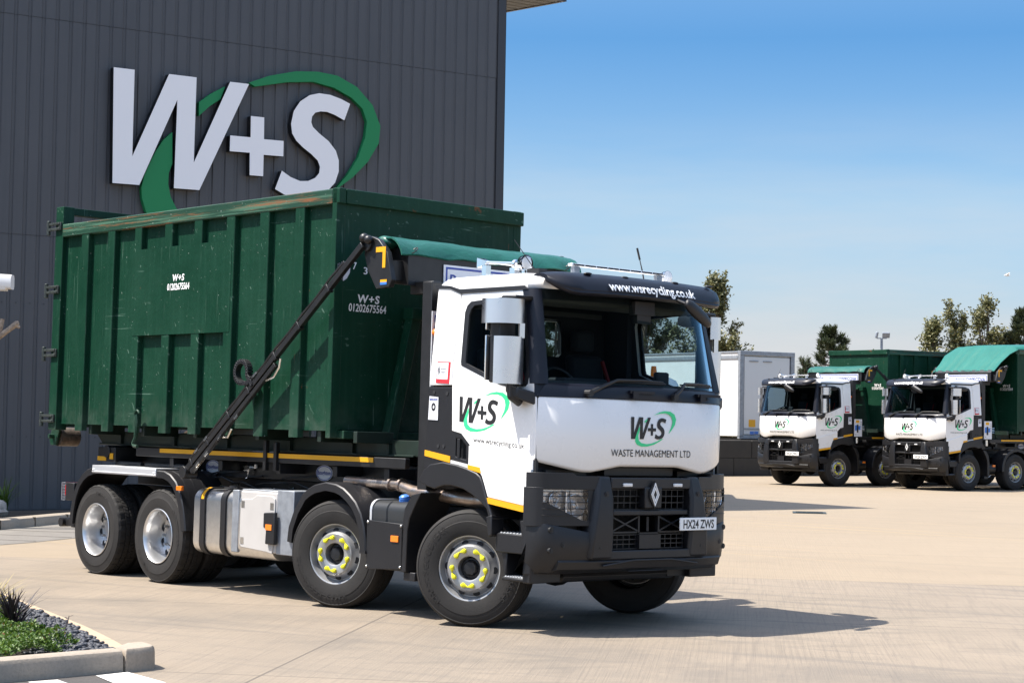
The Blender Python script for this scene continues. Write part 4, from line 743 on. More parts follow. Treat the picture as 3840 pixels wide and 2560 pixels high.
        for z in (1.05, 1.105, 1.16, 1.215, 1.255): k.tube([(bx(y) - .008, y, z - .01 * (abs(y) - .97)) for y in [s * (.76 + .44 * i / 8) for i in range(9)]], .0038, 5)
        for y in (.775, .97): k.tube([(bx(y) - .006, s * (y - (.04 if y > .9 else 0)), 1.0), (bx(y) - .004, s * y, 1.265)], .0042, 5)
        P('lamp_guard', k, M['black'], hd)
        k = MB(); k.box(.95, .985, *sorted((s * .98, s * 1.03)), 1.05, 1.09); k.ball((bx(1.1) - .11, s * 1.10, 1.09), .02); P('indicator', k, M['orange'], hd)
    # black headboard behind the cab with its upright sign, orange marker, plaques
    k = MB()
    for s in (-1, 1): k.box(-.80, -.66, s * 1.02 - .07, s * 1.02 + .07, 1.2, 3.18); 
    k.box(-.79, -.70, -1.0, 1.0, 1.2, 1.9); k.box(-.78, -.70, -1.0, 1.0, 2.9, 3.15); k.box(-.78, -.72, -.1, .1, 1.9, 2.9); P('headboard', k, M['steelblack'], t, bevel=.006)
    k = MB(); k.box(-.659, -.650, -1.085, -.955, 2.18, 2.90); vs_ = P('maker_sign', k, M['signwhite'], t, 0)
    k = MB()
    for i, ch in enumerate('BOUGHTON'): text(k, ch, lambda u, v_, i=i: (-.647, -1.06 + u, 2.80 - i * .086 + v_), .075, .062, bold=.015)
    P('lettering', k, M['bluetext'], vs_, 0)
    for s in (-1, 1):
        k = MB(); k.ball((-.56, s * 1.10, 2.69), .045, .05, .04); P('side_marker_lamp', k, M['orange'], t, 60)
        k = MB(); side_plate(k, s, [(-.39, 2.41), (-.20, 2.405), (-.215, 2.20), (-.405, 2.21)], .004, .003); k.cur = 1; side_plate(k, s, [(-.383, 2.40), (-.225, 2.397), (-.235, 2.24), (-.393, 2.247)], .0055, .001); k.cur = 0
        k.cur = 2; f = (lambda u, v_: sv(-1, -.33 + u, v_, .007)) if s < 0 else (lambda u, v_: sv(1, -.27 - u, v_, .007))
        for o_, i_ in ((1, .78), (.55, .3)): k.plate([(a * o_ - .03, 2.325 + b * o_) for a, b in ((0, .045), (.02, 0), (0, -.045), (-.02, 0))], f, (lambda u, v_: f(u, v_) - Vector((0, s * .001, 0))), [[(a * i_ - .03, 2.325 + b * i_) for a, b in ((0, .045), (.02, 0), (0, -.045), (-.02, 0))]])
        text(k, 'RENAULT', lambda u, v_: f(u, 2.33 + v_), .085, .018); text(k, 'TRUCKS', lambda u, v_: f(u, 2.30 + v_), .072, .018); P('dealer_plaque', k, [M['redpaint'], M['signwhite'], M['black']], t, 0)
        k = MB(); side_plate(k, s, [(-.49, 2.085), (-.36, 2.075), (-.36, 1.86), (-.50, 1.865)], .004, .005); k.cur = 1
        f2 = (lambda u, v_: sv(-1, -.48 + u, v_, .006)) if s < 0 else (lambda u, v_: sv(1, -.37 - u, v_, .006)); text(k, 'BRIGADE', lambda u, v_: f2(u, 2.045 + v_), .11, .02, bold=.02); k.cur = 2
        e = [(math.cos(a) * .03, math.sin(a) * .038) for a in [2 * math.pi * i / 20 for i in range(20)]]; k.plate([(.055 + a, 1.985 + b) for a, b in e], f2, lambda u, v_: f2(u, v_) - Vector((0, s * .001, 0)), [[(.055 + a * .45, 1.985 + b * .45) for a, b in e]]); P('camera_notice', k, [M['signwhite'], M['bluetext'], M['black']], t, 0)
    # sheeting unit: housing, end plates, roll bearer, sign board
    k = MB(); k.plate([(-1.42, 3.20), (-1.02, 3.16), (-1.02, 3.46), (-1.08, 3.53), (-1.38, 3.53)], lambda u, v_: (u, -1.10, v_), lambda u, v_: (u, 1.10, v_))
    for s in (-1, 1): k.plate([(-1.46, 3.47), (-1.42, 3.60), (-1.36, 3.64), (-1.24, 3.60), (-1.10, 3.47), (-1.02, 3.20), (-1.06, 3.13), (-1.26, 3.12), (-1.40, 3.31)], lambda u, v_: (u, s * 1.30, v_), lambda u, v_: (u, s * 1.24, v_)); k.box(-1.35, -1.1, *sorted((s * 1.08, s * 1.25)), 3.2, 3.4); k.tube([(-1.40, s * 1.33, 3.56), (-1.40, s * 1.1, 3.56)], .07, 12); k.ball((-1.43, s * 1.33, 3.62), .05); k.ball((-1.35, s * 1.34, 3.60), .045)
    k.box(-1.1, -.75, -1.0, -.9, 3.08, 3.2); k.box(-1.1, -.75, .9, 1.0, 3.08, 3.2)
    sh = P('sheeting_unit', k, M['steelblack'], t, bevel=.006)
    k = MB()
    for s in (-1, 1): k.box(-1.27, -1.12, *sorted((s * 1.301, s * 1.305)), 3.475, 3.525); k.box(-1.165, -1.12, *sorted((s * 1.301, s * 1.305)), 3.32, 3.475)
    k.cur = 1
    for s in (-1, 1): k.box(-1.19, -1.09, *sorted((s * 1.301, s * 1.305)), 3.155, 3.18)
    k.cur = 0
    for s in (-1, 1): k.box(-1.19, -1.09, *sorted((s * 1.301, s * 1.305)), 3.18, 3.205)
    P('warning_tape', k, [M['yellow'], M['blue']], sh, 0)
    k = MB(); k.box(-1.015, -1.005, -.66, .98, 3.09, 3.395); sg = P('sign_board', k, M['signwhite'], sh, 0)
    k = MB(); rrr = lambda y0, y1, z0, z1: [(y0, z0), (y1, z0), (y1, z1), (y0, z1)]
    k.plate(rrr(-.635, .955, 3.11, 3.375), lambda u, v_: (-1.002, u, v_), lambda u, v_: (-1.004, u, v_), [rrr(-.615, .935, 3.13, 3.355)])
    text(k, 'Boughton', lambda u, v_: (-1.001, -.58 + u, 3.20 + v_), .68, .105, bold=.015); k.box(-1.004, -1.001, .115, .125, 3.16, 3.33); text(k, 'QWIKCOVA', lambda u, v_: (-1.001, +.16 + u, 3.20 + v_), .74, .105, bold=.01); P('lettering', k, M['bluetext'], sg, 0)
    # left rear cab corner: white control notice with hose couplings
    k = MB(); k.box(-.92, -.60, 1.225, 1.24, 1.50, 2.02); cp = P('control_notice', k, M['signwhite'], t, 0)
    k = MB(); k.box(-.80, -.66, 1.241, 1.243, 1.91, 1.99); k.cur = 1; k.box(-.76, -.70, 1.241, 1.25, 1.62, 1.86); k.cur = 2; k.box(-.85, -.76, 1.241, 1.243, 1.70, 1.82); k.box(-.70, -.62, 1.241, 1.243, 1.68, 1.84)
    k.cur = 3
    for i in range(5): k.box(-.90, -.84, 1.241, 1.243, 1.72 + .05 * i, 1.735 + .05 * i)
    k.box(-.68, -.63, 1.241, 1.243, 1.55, 1.57); P('print', k, [M['yellow'], M['black'], M['blue'], M['grey']], cp, 0)
    k = MB()
    for i in range(4): k.tube([(-.95, 1.2, 1.68 + i * .045), (-1.05, 1.22, 1.69 + i * .045)], .009, 6)
    k.tube([(-.78, 1.15, 1.30), (-.78, 1.15, 1.47)], .05, 12); P('hose_coupling', k, M['alloy'], cp)
    return dict(plate=npl)

def plate_text(plate, s, parent=None):
    k = MB(); ax = Vector((-.05, 1, 0)).normalized(); nx = Vector((1, .05, 0)).normalized(); c = Vector((1.312, .565, .965)) + nx * .0095
    text(k, s, lambda u, v_: c + ax * (u - .222) + Vector((0, 0, v_ - .0385)), .444, .077, bold=.022)
    return P('lettering', k, M['black'], parent or plate, 0)
def tarp_roll(t):
    k = MB(); n = 72; rings = []; q = random.Random(3); A_ = [(q.uniform(2, 26), q.uniform(0, 6), q.uniform(.3, 1)) for _ in range(9)]
    wv = lambda y, s_: sum(math.sin(y * f_ + p_ + s_ * (i_ + 1) * .7) * w_ / (1 + f_ * .12) for i_, (f_, p_, w_) in enumerate(A_)) / 3
    for i in range(n + 1):
        y = -1.21 + 2.42 * i / n; e = 1 if 0 < i < n else .7
        rings.append([(-1.33 + (.115 + .012 * wv(y, j * .5)) * math.cos(a) * e, y, 3.585 + .012 * wv(y, 9) + (.062 + .010 * wv(y, j * .6)) * math.sin(a) * e) for j, a in enumerate([2 * math.pi * j / 18 for j in range(18)])])
    k.loft(rings); rings = []
    for i in range(n + 1):
        y = -1.20 + 2.42 * i / n; a_ = .016 * wv(y, 0); b_ = .020 * wv(y, 3); c_ = .022 * wv(y, 6) + .02 * abs(math.sin(y * 5.2))
        top = [(-1.25, y, 3.625 + a_), (-1.17 + a_, y, 3.622 + a_), (-1.10 + b_, y, 3.597 + b_), (-1.05 + b_ * .8, y, 3.555), (-1.015 + c_ * .4, y, 3.505), (-.995 + c_ * .5, y, 3.45 + c_)]; rings.append(top + [(x - .012, y, z - .012) for x, _, z in reversed(top)])
    k.loft(rings); o = P('tarpaulin', k, M['tarp'], t, 60)
    k = MB()
    for y in (-1.05, 1.0): k.tube([(-.99 + .03 * math.cos(a), y + .03 * math.sin(a), 3.50 + .03 * math.sin(a)) for a in [2 * math.pi * j / 10 for j in range(11)]], .006, 5)
    P('tie_ring', k, M['black'], o)
    return o
def sheeting_arms(t):
    for s in (-1, 1):
        a = Vector((-4.43, s * 1.345, 1.28)); b = Vector((-1.42, s * 1.345, 3.555)); d = (b - a).normalized(); up = Vector((-d.z, 0, d.x)); yv = Vector((0, 1, 0))
        k = MB(); k.obox((a + b) / 2, d, up, yv, (b - a).length / 2, .030, .026); k.obox(a + d * 1.0 - up * .072, d, up, yv, .95, .024, .022)
        for q in (.12, .5, .98, 1.42, 2.0, 2.5, 3.1): k.obox(a + d * q, d, up, yv, .016, .044, .032)
        k.tube([a - d * .06 + yv * s * .04, a - d * .06 - yv * s * .12], .07, 12)
        for off in (.038, .048): k.tube([a + d * (.1 + .28 * i) + up * (off + (.012 if i % 2 else 0)) + yv * s * .02 for i in range(13)], .010, 5)
        am = P('sheeting_arm', k, M['steelblack'], t, bevel=.004)
        k = MB()
        for q, o_ in ((.22, -.1), (.42, -.1), (.72, -.1), (1.1, -.11), (.28, .04), (.5, .04), (1.62, .05)): k = MB(); k.obox(a + d * q + up * o_ + yv * s * .03, d, up, yv, .035, .013, .006); P('hose_fitting', k, M['alloy'], am, 0)
        k = MB(); k.tube([a + d * 1.72 - up * .1, a + d * 1.85 - up * .15, a + d * 1.98 - up * .13, a + d * 2.05 - up * .07], .012, 8); P('hose_fitting', k, M['alloy'], am); k = MB(); k.tube([a + d * .75 - up * .12, a + d * .82 - up * .17, a + d * .92 - up * .14], .012, 8); P('hose_fitting', k, M['alloy'], am); k = MB(); k.tube([a + d * 2.05 + up * .05, a + d * 2.35 + up * .055], .018, 8)
        P('hose_fitting', k, M['alloy'], am)
        k = MB(); cc = Vector((-3.42, s * 1.35, 2.325)); pts = [cc + Vector((math.cos(R(q)) * .115, 0, math.sin(R(q)) * .115)) for q in range(-20, 281, 15)]; pts += [pts[-1] + Vector((.07, 0, -.005)), pts[-1] + Vector((.13, 0, .01))]; pts = [cc + Vector((.20, 0, -.14)), cc + Vector((.165, 0, -.08))] + pts
        for i in range(len(pts) - 1):
            p, q = pts[i], pts[i + 1]; dd = (q - p).normalized(); nn = Vector((-dd.z, 0, dd.x)); k.obox((p + q) / 2, dd, nn, yv, (q - p).length * .46, .024, .034); k.ball((p.x, p.y + s * .034, p.z), .013, .006, .013, 6, 4)
        P('cable_chain', k, M['plastic'], am, bevel=.002)
def tarp_cover(t):                                                   # the sheet drawn over the load
    k = MB(); prof = [(-1.05, 3.50), (-1.35, 3.755), (-1.65, 4.01), (-1.97, 4.275), (-2.02, 4.30), (-3.4, 4.36), (-4.8, 4.35), (-6.4, 4.33), (-7.55, 4.22), (-7.62, 4.0)]; n = 24; top = []; bot = []
    for x, z in prof:
        r = []
        for i in range(n + 1):
            q = -1 + 2 * i / n; hw = 1.20 if x > -1.5 else 1.28; fl = .10 * max(0, abs(q) - .9) * 10 * (1 if x < -1.9 else .1); r.append((x + .012 * math.sin(i * 1.9), q * hw, z - .05 * q * q * (1 if x < -1.9 else 0) - fl + .012 * math.sin(i * 2.3 + x * 2)))
        top.append(r)
    k.loft([r + [(p[0] - .006, p[1], p[2] - .018) for p in reversed(r)] for r in top]); return P('tarpaulin', k, M['tarp2'], t, 60)

# ------------------------------------------------------------------ the ribbed skip container a truck carries (same x, y, z as its truck)
def build_container(root):
    t = root; G = M['green']; XF, XR, ZB, ZT = -2.0, -7.56, 1.66, 4.17
    ribs = [(-7.11, -6.94), (-6.49, -6.33), (-5.88, -5.73), (-5.23, -5.07), (-4.62, -4.46), (-3.98, -3.82), (-3.35, -3.18), (-2.71, -2.55)]
    k = MB(); k.box(XR, XF + .01, -1.17, 1.17, 1.75, 1.80); k.box(XR, XF + .005, -1.188, -1.18, 1.76, 4.05); k.box(XR, XF + .005, 1.18, 1.188, 1.76, 4.05); k.box(XF - .012, XF, -1.17, 1.17, 1.72, 4.08)
    k.box(XR, XF, -1.19, -1.05, 1.735, 1.76); k.box(XR, XF, 1.05, 1.19, 1.735, 1.76)
    body = P('body', k, G, t, 0)
    for s in (-1, 1):
        for a, b in ribs:
            k = MB(); k.plate([(a - .005, 1.184), (a, 1.244), (a + .007, 1.25), (b - .007, 1.25), (b, 1.244), (b + .005, 1.184)], lambda u, v: (u, s * v, ZB), lambda u, v: (u, s * v, 4.02)); P('rib', k, G, t, 0)
        k = MB(); k.box(-5.86, -3.86, *sorted((s * 1.244, s * 1.254)), 2.765, 3.755); P('patch_plate', k, G, t, 0)
        k = MB(); k.box(-7.76, -7.575, *sorted((s * 1.10, s * 1.25)), ZB, 4.39); P('corner_post', k, G, t, 0, bevel=.008); k = MB(); k.box(-2.075, -1.996, *sorted((s * 1.14, s * 1.252)), ZB, 4.175); P('corner_post', k, G, t, 0, bevel=.008)
        k = MB(); k.box(XR - .02, XF - .075, *sorted((s * 1.10, s * 1.256)), 4.012, 4.168); P('top_rail', k, M['rail'], t, 0, bevel=.012)
        k = MB(); k.plate([(-7.57, 1.66), (-7.36, 1.50), (-1.12, 1.50), (-.98, 1.58), (-1.0, 1.66)] if s < 9 else [], lambda u, v: (u, s * .53, v), lambda u, v: (u, s * .71, v)); k.box(-7.4, -1.3, *sorted((s * .70, s * .74)), 1.495, 1.515)
        for x in (-6.9, -5.7, -4.6, -3.4, -2.3, -1.7): k.box(x - .03, x + .03, *sorted((s * .7, s * 1.16)), 1.62, 1.735); k.box(x - .02, x + .02, *sorted((s * .71, s * .75)), 1.515, 1.62)
        P('base_rail', k, M['bgreen'], t, 0, bevel=.005)
        k = MB(); k.tube([(-7.86, s * .80, 1.575), (-7.86, s * 1.06, 1.575)], .115, 24); ro = P('roller', k, M['wornsteel'], t, 40)
        k = MB(); k.plate([(-7.98, 1.53), (-7.95, 1.47), (-7.82, 1.47), (-7.72, 1.72), (-7.72, 1.78), (-7.9, 1.78)], lambda u, v: (u, s * 1.075, v), lambda u, v: (u, s * 1.105, v)); k.tube([(-7.88, s * 1.07, 1.58), (-7.88, s * 1.17, 1.58)], .03, 8); P('roller_bracket', k, G, ro, 0, bevel=.004)
        for z in (4.15, 3.375, 2.60, 1.80):
            k = MB(); k.box(-7.93, -7.62, *sorted((s * 1.255, s * 1.285)), z + .015, z + .045); k.box(-7.93, -7.62, *sorted((s * 1.255, s * 1.285)), z - .05, z - .02); k.tube([(-7.90, s * 1.268, z - .10), (-7.90, s * 1.268, z + .075)], .026, 10); k.box(-7.66, -7.60, *sorted((s * 1.25, s * 1.275)), z - .05, z + .045); P('hinge', k, M['hinge'], t, 30, bevel=.004)
        k = MB(); k.tube([(-5.66, s * 1.275, 1.86), (-5.64, s * 1.275, 1.78), (-5.65, s * 1.28, 1.6), (-5.70, s * 1.28, 1.53), (-5.66, s * 1.29, 1.505), (-5.59, s * 1.29, 1.50)], .022, 6); k.tube([(-5.66 + .05 * math.cos(a), s * 1.268, 1.86 + .05 * math.sin(a)) for a in [R(q) for q in range(20, 300, 20)]], .014, 6); P('sheet_hook', k, G, t, 40)
    k = MB(); k.box(-7.76, -7.64, -1.10, 1.10, 4.30, 4.39); k.box(-7.76, -7.70, -1.18, 1.18, 1.70, 4.05)
    for y in (-.55, .02, .6): k.box(-7.80, -7.76, y - .06, y + .06, 1.75, 4.0)
    P('rear_door', k, G, t, 0, bevel=.006)
    k = MB(); k.box(XF - .07, XF + .05, -1.165, 1.25, 4.015, 4.165); k.box(XF - .07, XF + .045, -1.252, -1.168, 4.015, 4.17); P('front_rail', k, G, t, 0, bevel=.01)
    k = MB()                                                              # hook frame on the front wall, stickers and stencils
    for s in (-1, 1): k.plate([(-.50, 1.66), (-.62, 1.68), (-.34, 2.95), (-.22, 2.95)], lambda u, v: (XF + .02, s * -u if s > 0 else u, v), lambda u, v: (XF + .14, s * -u if s > 0 else u, v))
    k.box(XF, XF + .16, -.36, .36, 2.90, 3.02); k.tube([(XF + .20, -.22, 2.96), (XF + .20, .22, 2.96)], .03, 10); k.box(XF - .02, XF + .10, -1.15, 1.15, 1.66, 1.74)
    P('hook_frame', k, G, t, 0, bevel=.006)
    k = MB(); text(k, 'W+S', lambda u, v: (-5.02 + u, -1.2575, 3.362 + v), .24, .072, bold=.03, shear=.12, space=1.15); text(k, '01202675564', lambda u, v: (-5.125 + u, -1.2575, 3.262 + v), .455, .072, bold=.02, shear=.08)
    text(k, 'W+S', lambda u, v: (-3.9 + .1 - u - 1.0, 1.2575, 3.362 + v), .24, .072, bold=.03, shear=.12); text(k, '01202675564', lambda u, v: (-4.70 - u, 1.2575, 3.262 + v), .455, .072, bold=.02, shear=.08)
    text(k, 'W+S', lambda u, v: (XF + .0035, -.955 + u, 3.04 + v), .28, .078, bold=.03, shear=.1, space=1.15); text(k, '01202675564', lambda u, v: (XF + .0035, -1.065 + u, 2.945 + v), .48, .078, bold=.015, shear=.06)
    text(k, 'W+S', lambda u, v: (XF + .0035, .70 + u, 3.04 + v), .28, .078, bold=.03, shear=.1, space=1.15); text(k, '01202675564', lambda u, v: (XF + .0035, .60 + u, 2.945 + v), .48, .078, bold=.015, shear=.06)
    text(k, '7', lambda u, v: (XF + .0035, -1.03 + u, 3.37 + v), .05, .07, bold=.01); text(k, '3', lambda u, v: (XF + .0035, -.89 + u, 3.33 + v), .05, .07, bold=.01)
    P('lettering', k, M['whitetext'], t, 0)
    k = MB(); k.plate([(-1.225, 3.405), (-1.18, 3.43), (-1.145, 3.44), (-1.10, 3.43), (-1.06, 3.405), (-1.065, 3.33), (-1.10, 3.27), (-1.145, 3.24), (-1.19, 3.27), (-1.22, 3.33)], lambda u, v: (XF + .004, u, v), lambda u, v: (XF + .001, u, v)); k.cur = 1
    text(k, 'T&D', lambda u, v: (XF + .0055, -1.195 + u, 3.335 + v), .10, .028, bold=.01); P('shield_sticker', k, [M['signwhite'], M['redpaint']], t, 0)

MT = Matrix(((.9999995, -.00046386, -.00091782, 0), (.0004774, .99989, .01481, 0), (.00091085, -.01481, .99989, 0), (0, 0, 0, 1)))
COFF = Vector((-4.8, 0, 1.5))
def place(x, y, h): return Matrix.Translation((x, y, 0)) @ Matrix.Rotation(R(h), 4, 'Z')
GT = 'hook loader trucks in the yard'; GC = 'green skip containers on the trucks'
truck = empty('hook_loader_truck', MT, 'white and black hook loader truck in the foreground, front wheels turned, plate HX24 ZWS', 'truck', GT)
parts = build_truck(truck)
yo = 1.205
def all_wheels(t, st1=0, st2=0, drop=.018):
    for s in (-1, 1):
        d = drop * -s * -1 if False else (-drop if s < 0 else drop)
        wheel(t, (0.02, s * 1.035, .535 + d), s, 'f', st1); wheel(t, (-1.985, s * 1.035, .535 + d), s, 'f', st2)
        wheel(t, (-5.18, s * 1.075, .527 + d), s, 'r'); wheel(t, (-6.55, s * 1.075, .527 + d), s, 'r')
others = []
for lab, pose in (('parked hook loader truck with rolled green sheet, plate HX24 ZWU, beside the white trailer', (-23.25, 32.7, 263.2)), ('parked hook loader truck with green sheet over its load, plate HX24 ZWT, at right edge', (-19.55, 34.0, 262.2))):
    o = copy_tree(truck); o.matrix_world = place(*pose); o['label'] = lab; others.append((o, pose))
all_wheels(truck, R(29), R(20))
for o, _ in others: all_wheels(o, R(-3) if o is others[0][0] else R(2), R(-2) if o is others[0][0] else R(1), 0)
def find(o, n):
    return [c for c in o.children_recursive if c.name.split('.')[0] == n]
plate_text(parts['plate'], 'HX24 ZWS')
for (o, _), s in zip(others, ('HX24 ZWU', 'HX24 ZWT')): plate_text(find(o, 'number_plate')[0], s)
tarp_roll(truck); sheeting_arms(truck); tarp_roll(others[0][0]); sheeting_arms(others[0][0]); tarp_cover(others[1][0])
ORG = COFF
cont = empty('skip_container', MT @ Matrix.Translation(COFF), 'scratched dark green ribbed skip container on the foreground truck', 'skip container', GC)
build_container(cont); ORG = Vector((0, 0, 0))
for (o, pose), lab in zip(others, ('dark green skip container on the truck with the rolled sheet', 'dark green skip container covered by a green sheet on the truck at right edge')):
    c = copy_tree(cont); c.matrix_world = place(*pose) @ Matrix.Translation(COFF); c['label'] = lab

# ------------------------------------------------------------------ ground
k = MB(); k.add([(-900, -400, 0), (400, -400, 0), (400, 1200, 0), (-900, 1200, 0)], [(0, 1, 2, 3)]); struct(P('ground', k, M['concrete'], None, 0))
k = MB(); k.add([(.93, -5.24, .006), (.965, -9, .006), (9, -9.0, .006), (3.4, -5.95, .006), (1.62, -5.305, .006), (1.0, -5.24, .006)], [(0, 1, 2, 3, 4, 5)]); struct(P('asphalt_road', k, M['asphalt'], None, 0))
k = MB(); k.add([(1.03, -5.52, .012), (1.0, -5.24, .012), (1.62, -5.30, .012), (1.75, -5.60, .012), (1.4, -5.60, .012)], [(0, 1, 2, 3, 4)]); k.add([(1.04, -6.06, .012), (1.06, -5.84, .012), (1.32, -5.88, .012), (1.32, -6.10, .012)], [(0, 1, 2, 3)]); struct(P('road_marking', k, M['paint'], None, 0))
# drain cover far right, on the yard
k = MB(); k.box(-.35, .35, -.35, .35, .001, .012)
for i in range(6): k.box(-.28, .28, -.29 + i * .105, -.24 + i * .105, .012, .018)
d = P('drain_cover', k, M['hinge'], None, 0); d.location = (-12.15, 18.9, 0); d.rotation_euler.z = R(40); tag(d, 'dark iron drain cover set in the concrete yard near the parked trucks', 'drain cover')
def kerb_run(name, pts, prof, m, par=None):
    k = MB(); rings = []; n = len(pts)
    for i, p in enumerate(pts):
        a = Vector(pts[max(i - 1, 0)]); b = Vector(pts[min(i + 1, n - 1)]); t = (b - a).normalized(); q = Vector((-t.y, t.x)); rings.append([(p[0] + q.x * u, p[1] + q.y * u, v) for u, v in prof])
    k.loft(rings); return P(name, k, m, par, 40)
# kerb and channel at the foot of the building's planting strip
bk = [(-11.5, -5.6), (-12.4, -2.6), (-13.3, -.2), (-14.22, 1.46), (-15.32, 3.24), (-15.95, 4.6), (-16.35, 6.0), (-16.5, 8.0), (-16.2, 10.5), (-15.8, 13.6)]
struct(kerb_run('kerb', bk, [(0, -.02), (0, .10), (.03, .155), (.07, .17), (.26, .17), (.26, -.02)], M['kerb']))
struct(kerb_run('kerb_channel', bk, [(-1.9, .004), (-1.88, .014), (-.005, .014), (-.005, .004)], M['channel']))
k = MB()
for i in range(1, len(bk) - 1):
    for q in (0, .5):
        p = Vector(bk[i]).lerp(Vector(bk[i + 1]), q); t = (Vector(bk[i + 1]) - Vector(bk[i])).normalized(); nn = Vector((-t.y, t.x)); k.obox((p.x - nn.x * .95, p.y - nn.y * .95, .015), (t.x, t.y, 0), (nn.x, nn.y, 0), (0, 0, 1), .008, .93, .002); k.obox((p.x + nn.x * .02, p.y + nn.y * .02, .085), (t.x, t.y, 0), (nn.x, nn.y, 0), (0, 0, 1), .006, .03, .08)
struct(P('kerb_joint', k, M['soil'], None, 0))
W0 = Vector((-19.105, 4.473)); wd = Vector((math.cos(R(81)), math.sin(R(81)))); wnn = Vector((wd.y, -wd.x))
k = MB(); strip = [(p[0] - .2, p[1], .06) for p in bk]; strip = [(bk[i][0] - .22, bk[i][1] + .05, .10) for i in range(len(bk))]
k.add(strip + [(W0.x + wd.x * 11, W0.y + wd.y * 11, .02), (W0.x - wd.x * 12, W0.y - wd.y * 12, .02)], [tuple(range(len(strip) + 2))]); struct(P('planting_bed', k, M['soil'], None, 0))

# ------------------------------------------------------------------ building with profiled cladding, corner flashing and eaves
bld = empty('warehouse_building', Matrix(((wd.x, wnn.x, 0, W0.x), (wd.y, wnn.y, 0, W0.y), (0, 0, 1, 0), (0, 0, 0, 1))), 'tall grey warehouse with vertical ribbed metal cladding and slatted eaves', 'warehouse')
# local frame: x along the wall to the right, y out of the wall, z up
k = MB(); prof = []; x = -24.0
while x < 10.3: prof += [(x, 0), (x + .185, 0), (x + .200, -.022), (x + .250, -.022)]; x += .268
prof.append((10.42, 0)); n = len(prof)
for z0, z1 in ((-.1, 5.18), (5.185, 9.31), (9.315, 12.6)):
    o = 0; q_ = .0 if z0 < 1 else (.007 if z0 < 6 else .014); k.add([(a, b + q_, z0) for a, b in prof] + [(a, b + q_, z1) for a, b in prof], [(i, i + 1, i + 1 + n, i + n) for i in range(n - 1)])
P('clad_wall', k, M['clad'], bld, 0)
k = MB(); k.box(-24, 10.45, -.30, -.05, 0, 12.6); k.box(10.2, 10.46, -30, -.05, 0, 12.6); k.box(-24, 10.4, -.06, .03, -.05, .05); P('wall_core', k, M['cladtrim'], bld, 0)
k = MB(); k.box(10.27, 10.475, -.04, .028, 0, 12.6); k.box(10.45, 10.475, -.3, .028, 0, 12.6); P('corner_flashing', k, M['cladtrim'], bld, 0, bevel=.008)
def ez(y): return 11.23 + .072 * (.13 - y)
def eavebox(mb, x0, x1, y0, y1, d0, d1): mb.add([(x, y, ez(y) + d) for d in (d0, d1) for x, y in ((x0, y0), (x1, y0), (x1, y1), (x0, y1))], [(0, 3, 2, 1), (4, 5, 6, 7), (0, 1, 5, 4), (1, 2, 6, 5), (2, 3, 7, 6), (3, 0, 4, 7)])
k = MB()
for i in range(38): eavebox(k, 10.48, 11.93, -13.6 + i * .36, -13.6 + i * .36 + .30, .0, .04)
eavebox(k, 10.48, 11.96, -14, .08, .04, .4); ev = P('eaves', k, M['soffit'], bld, 0)
k = MB(); eavebox(k, 11.93, 12.0, -14, .12, -.015, .5); P('fascia', k, M['cladtrim'], ev, 0)
k = MB(); eavebox(k, 10.48, 12.0, .06, .13, -.015, .5); P('fascia', k, M['cladtrim'], ev, 0)
k = MB(); k.box(-24, 12, -14, .3, 12.6, 12.9); P('roof_edge', k, M['cladtrim'], bld, 0)
k = MB()
for z in (1.4, 3.9, 6.9, 9.0):
    x = -23.9
    while x < 10: k.box(x - .012, x + .012, 0, .006, z - .012, z + .012); x += .268 * 1
P('cladding_screw', k, M['cladtrim'], bld, 0)
# company sign: raised letters and swoosh fixed to the wall
sgn = empty('company_sign', bld.matrix_world @ Matrix.Translation((1.409, .06, 6.27)), 'large raised white W+S letters with green swoosh on the warehouse wall', 'sign')
def raised(name, pts, y0, y1, face):
    k = MB(); q = [(a - 1.409, b - 6.27) for a, b in pts]; k.plate(q, lambda u, v: (u, y1 - .06 - .004, v), lambda u, v: (u, y0 - .06, v)); k.cur = 1
    k.plate(q, lambda u, v: (u, y1 - .06, v), lambda u, v: (u, y1 - .06 - .006, v)); return P(name, k, [M['signside'], face], sgn, 0)
raised('letter_w', LW, .03, .20, M['signface']); raised('plus_sign', LP, .03, .20, M['signface']); raised('letter_s', LS, .03, .20, M['signface'])
def smooth_poly(p): return p
for q in (SA, SB, SC):
    k = MB(); qq = [(a - 1.409, b - 6.27) for a, b in q]; k.plate(qq, lambda u, v: (u, .08, v), lambda u, v: (u, -.03, v)); P('swoosh', k, M['signgreen'], sgn, 0)

# ------------------------------------------------------------------ planted island, lower left
isl = [(.97, -9.0), (.955, -5.30), (.925, -5.10), (.80, -4.82), (-.07, -4.50), (-1.6, -4.13), (-3.25, -3.72), (-6.5, -2.9), (-11, -3.6)]
def off(pts, d):
    o = []
    for i, p in enumerate(pts):
        a = Vector(pts[max(i - 1, 0)]); b = Vector(pts[min(i + 1, len(pts) - 1)]); t = (b - a).normalized(); o.append((p[0] - t.y * d, p[1] + t.x * d))
    return o
kf = empty('island_kerb', Matrix.Translation((.9, -5.2, 0)), 'concrete kerb stones around the planted island, tall in front and flush behind', 'kerb')
def kstone(p0, p1, prof, m):
    k = MB(); a = Vector(p0); b = Vector(p1); t = (b - a).normalized(); q = Vector((-t.y, t.x)); k.loft([[(p.x + q.x * u - .9, p.y + q.y * u + 5.2, v) for u, v in prof] for p in (a, b)]); return P('kerb_stone', k, m, kf, 30, bevel=.008)
tall = [(0, -.02), (.012, .125), (.03, .155), (.055, .165), (.16, .168), (.17, .155), (.17, -.02)]
kstone((.97, -9.0), (.965, -7.6), tall, M['kerb']); kstone((.965, -7.592), (.962, -6.42), tall, M['kerb']); kstone((.962, -6.412), (.957, -5.245), tall, M['kerb'])
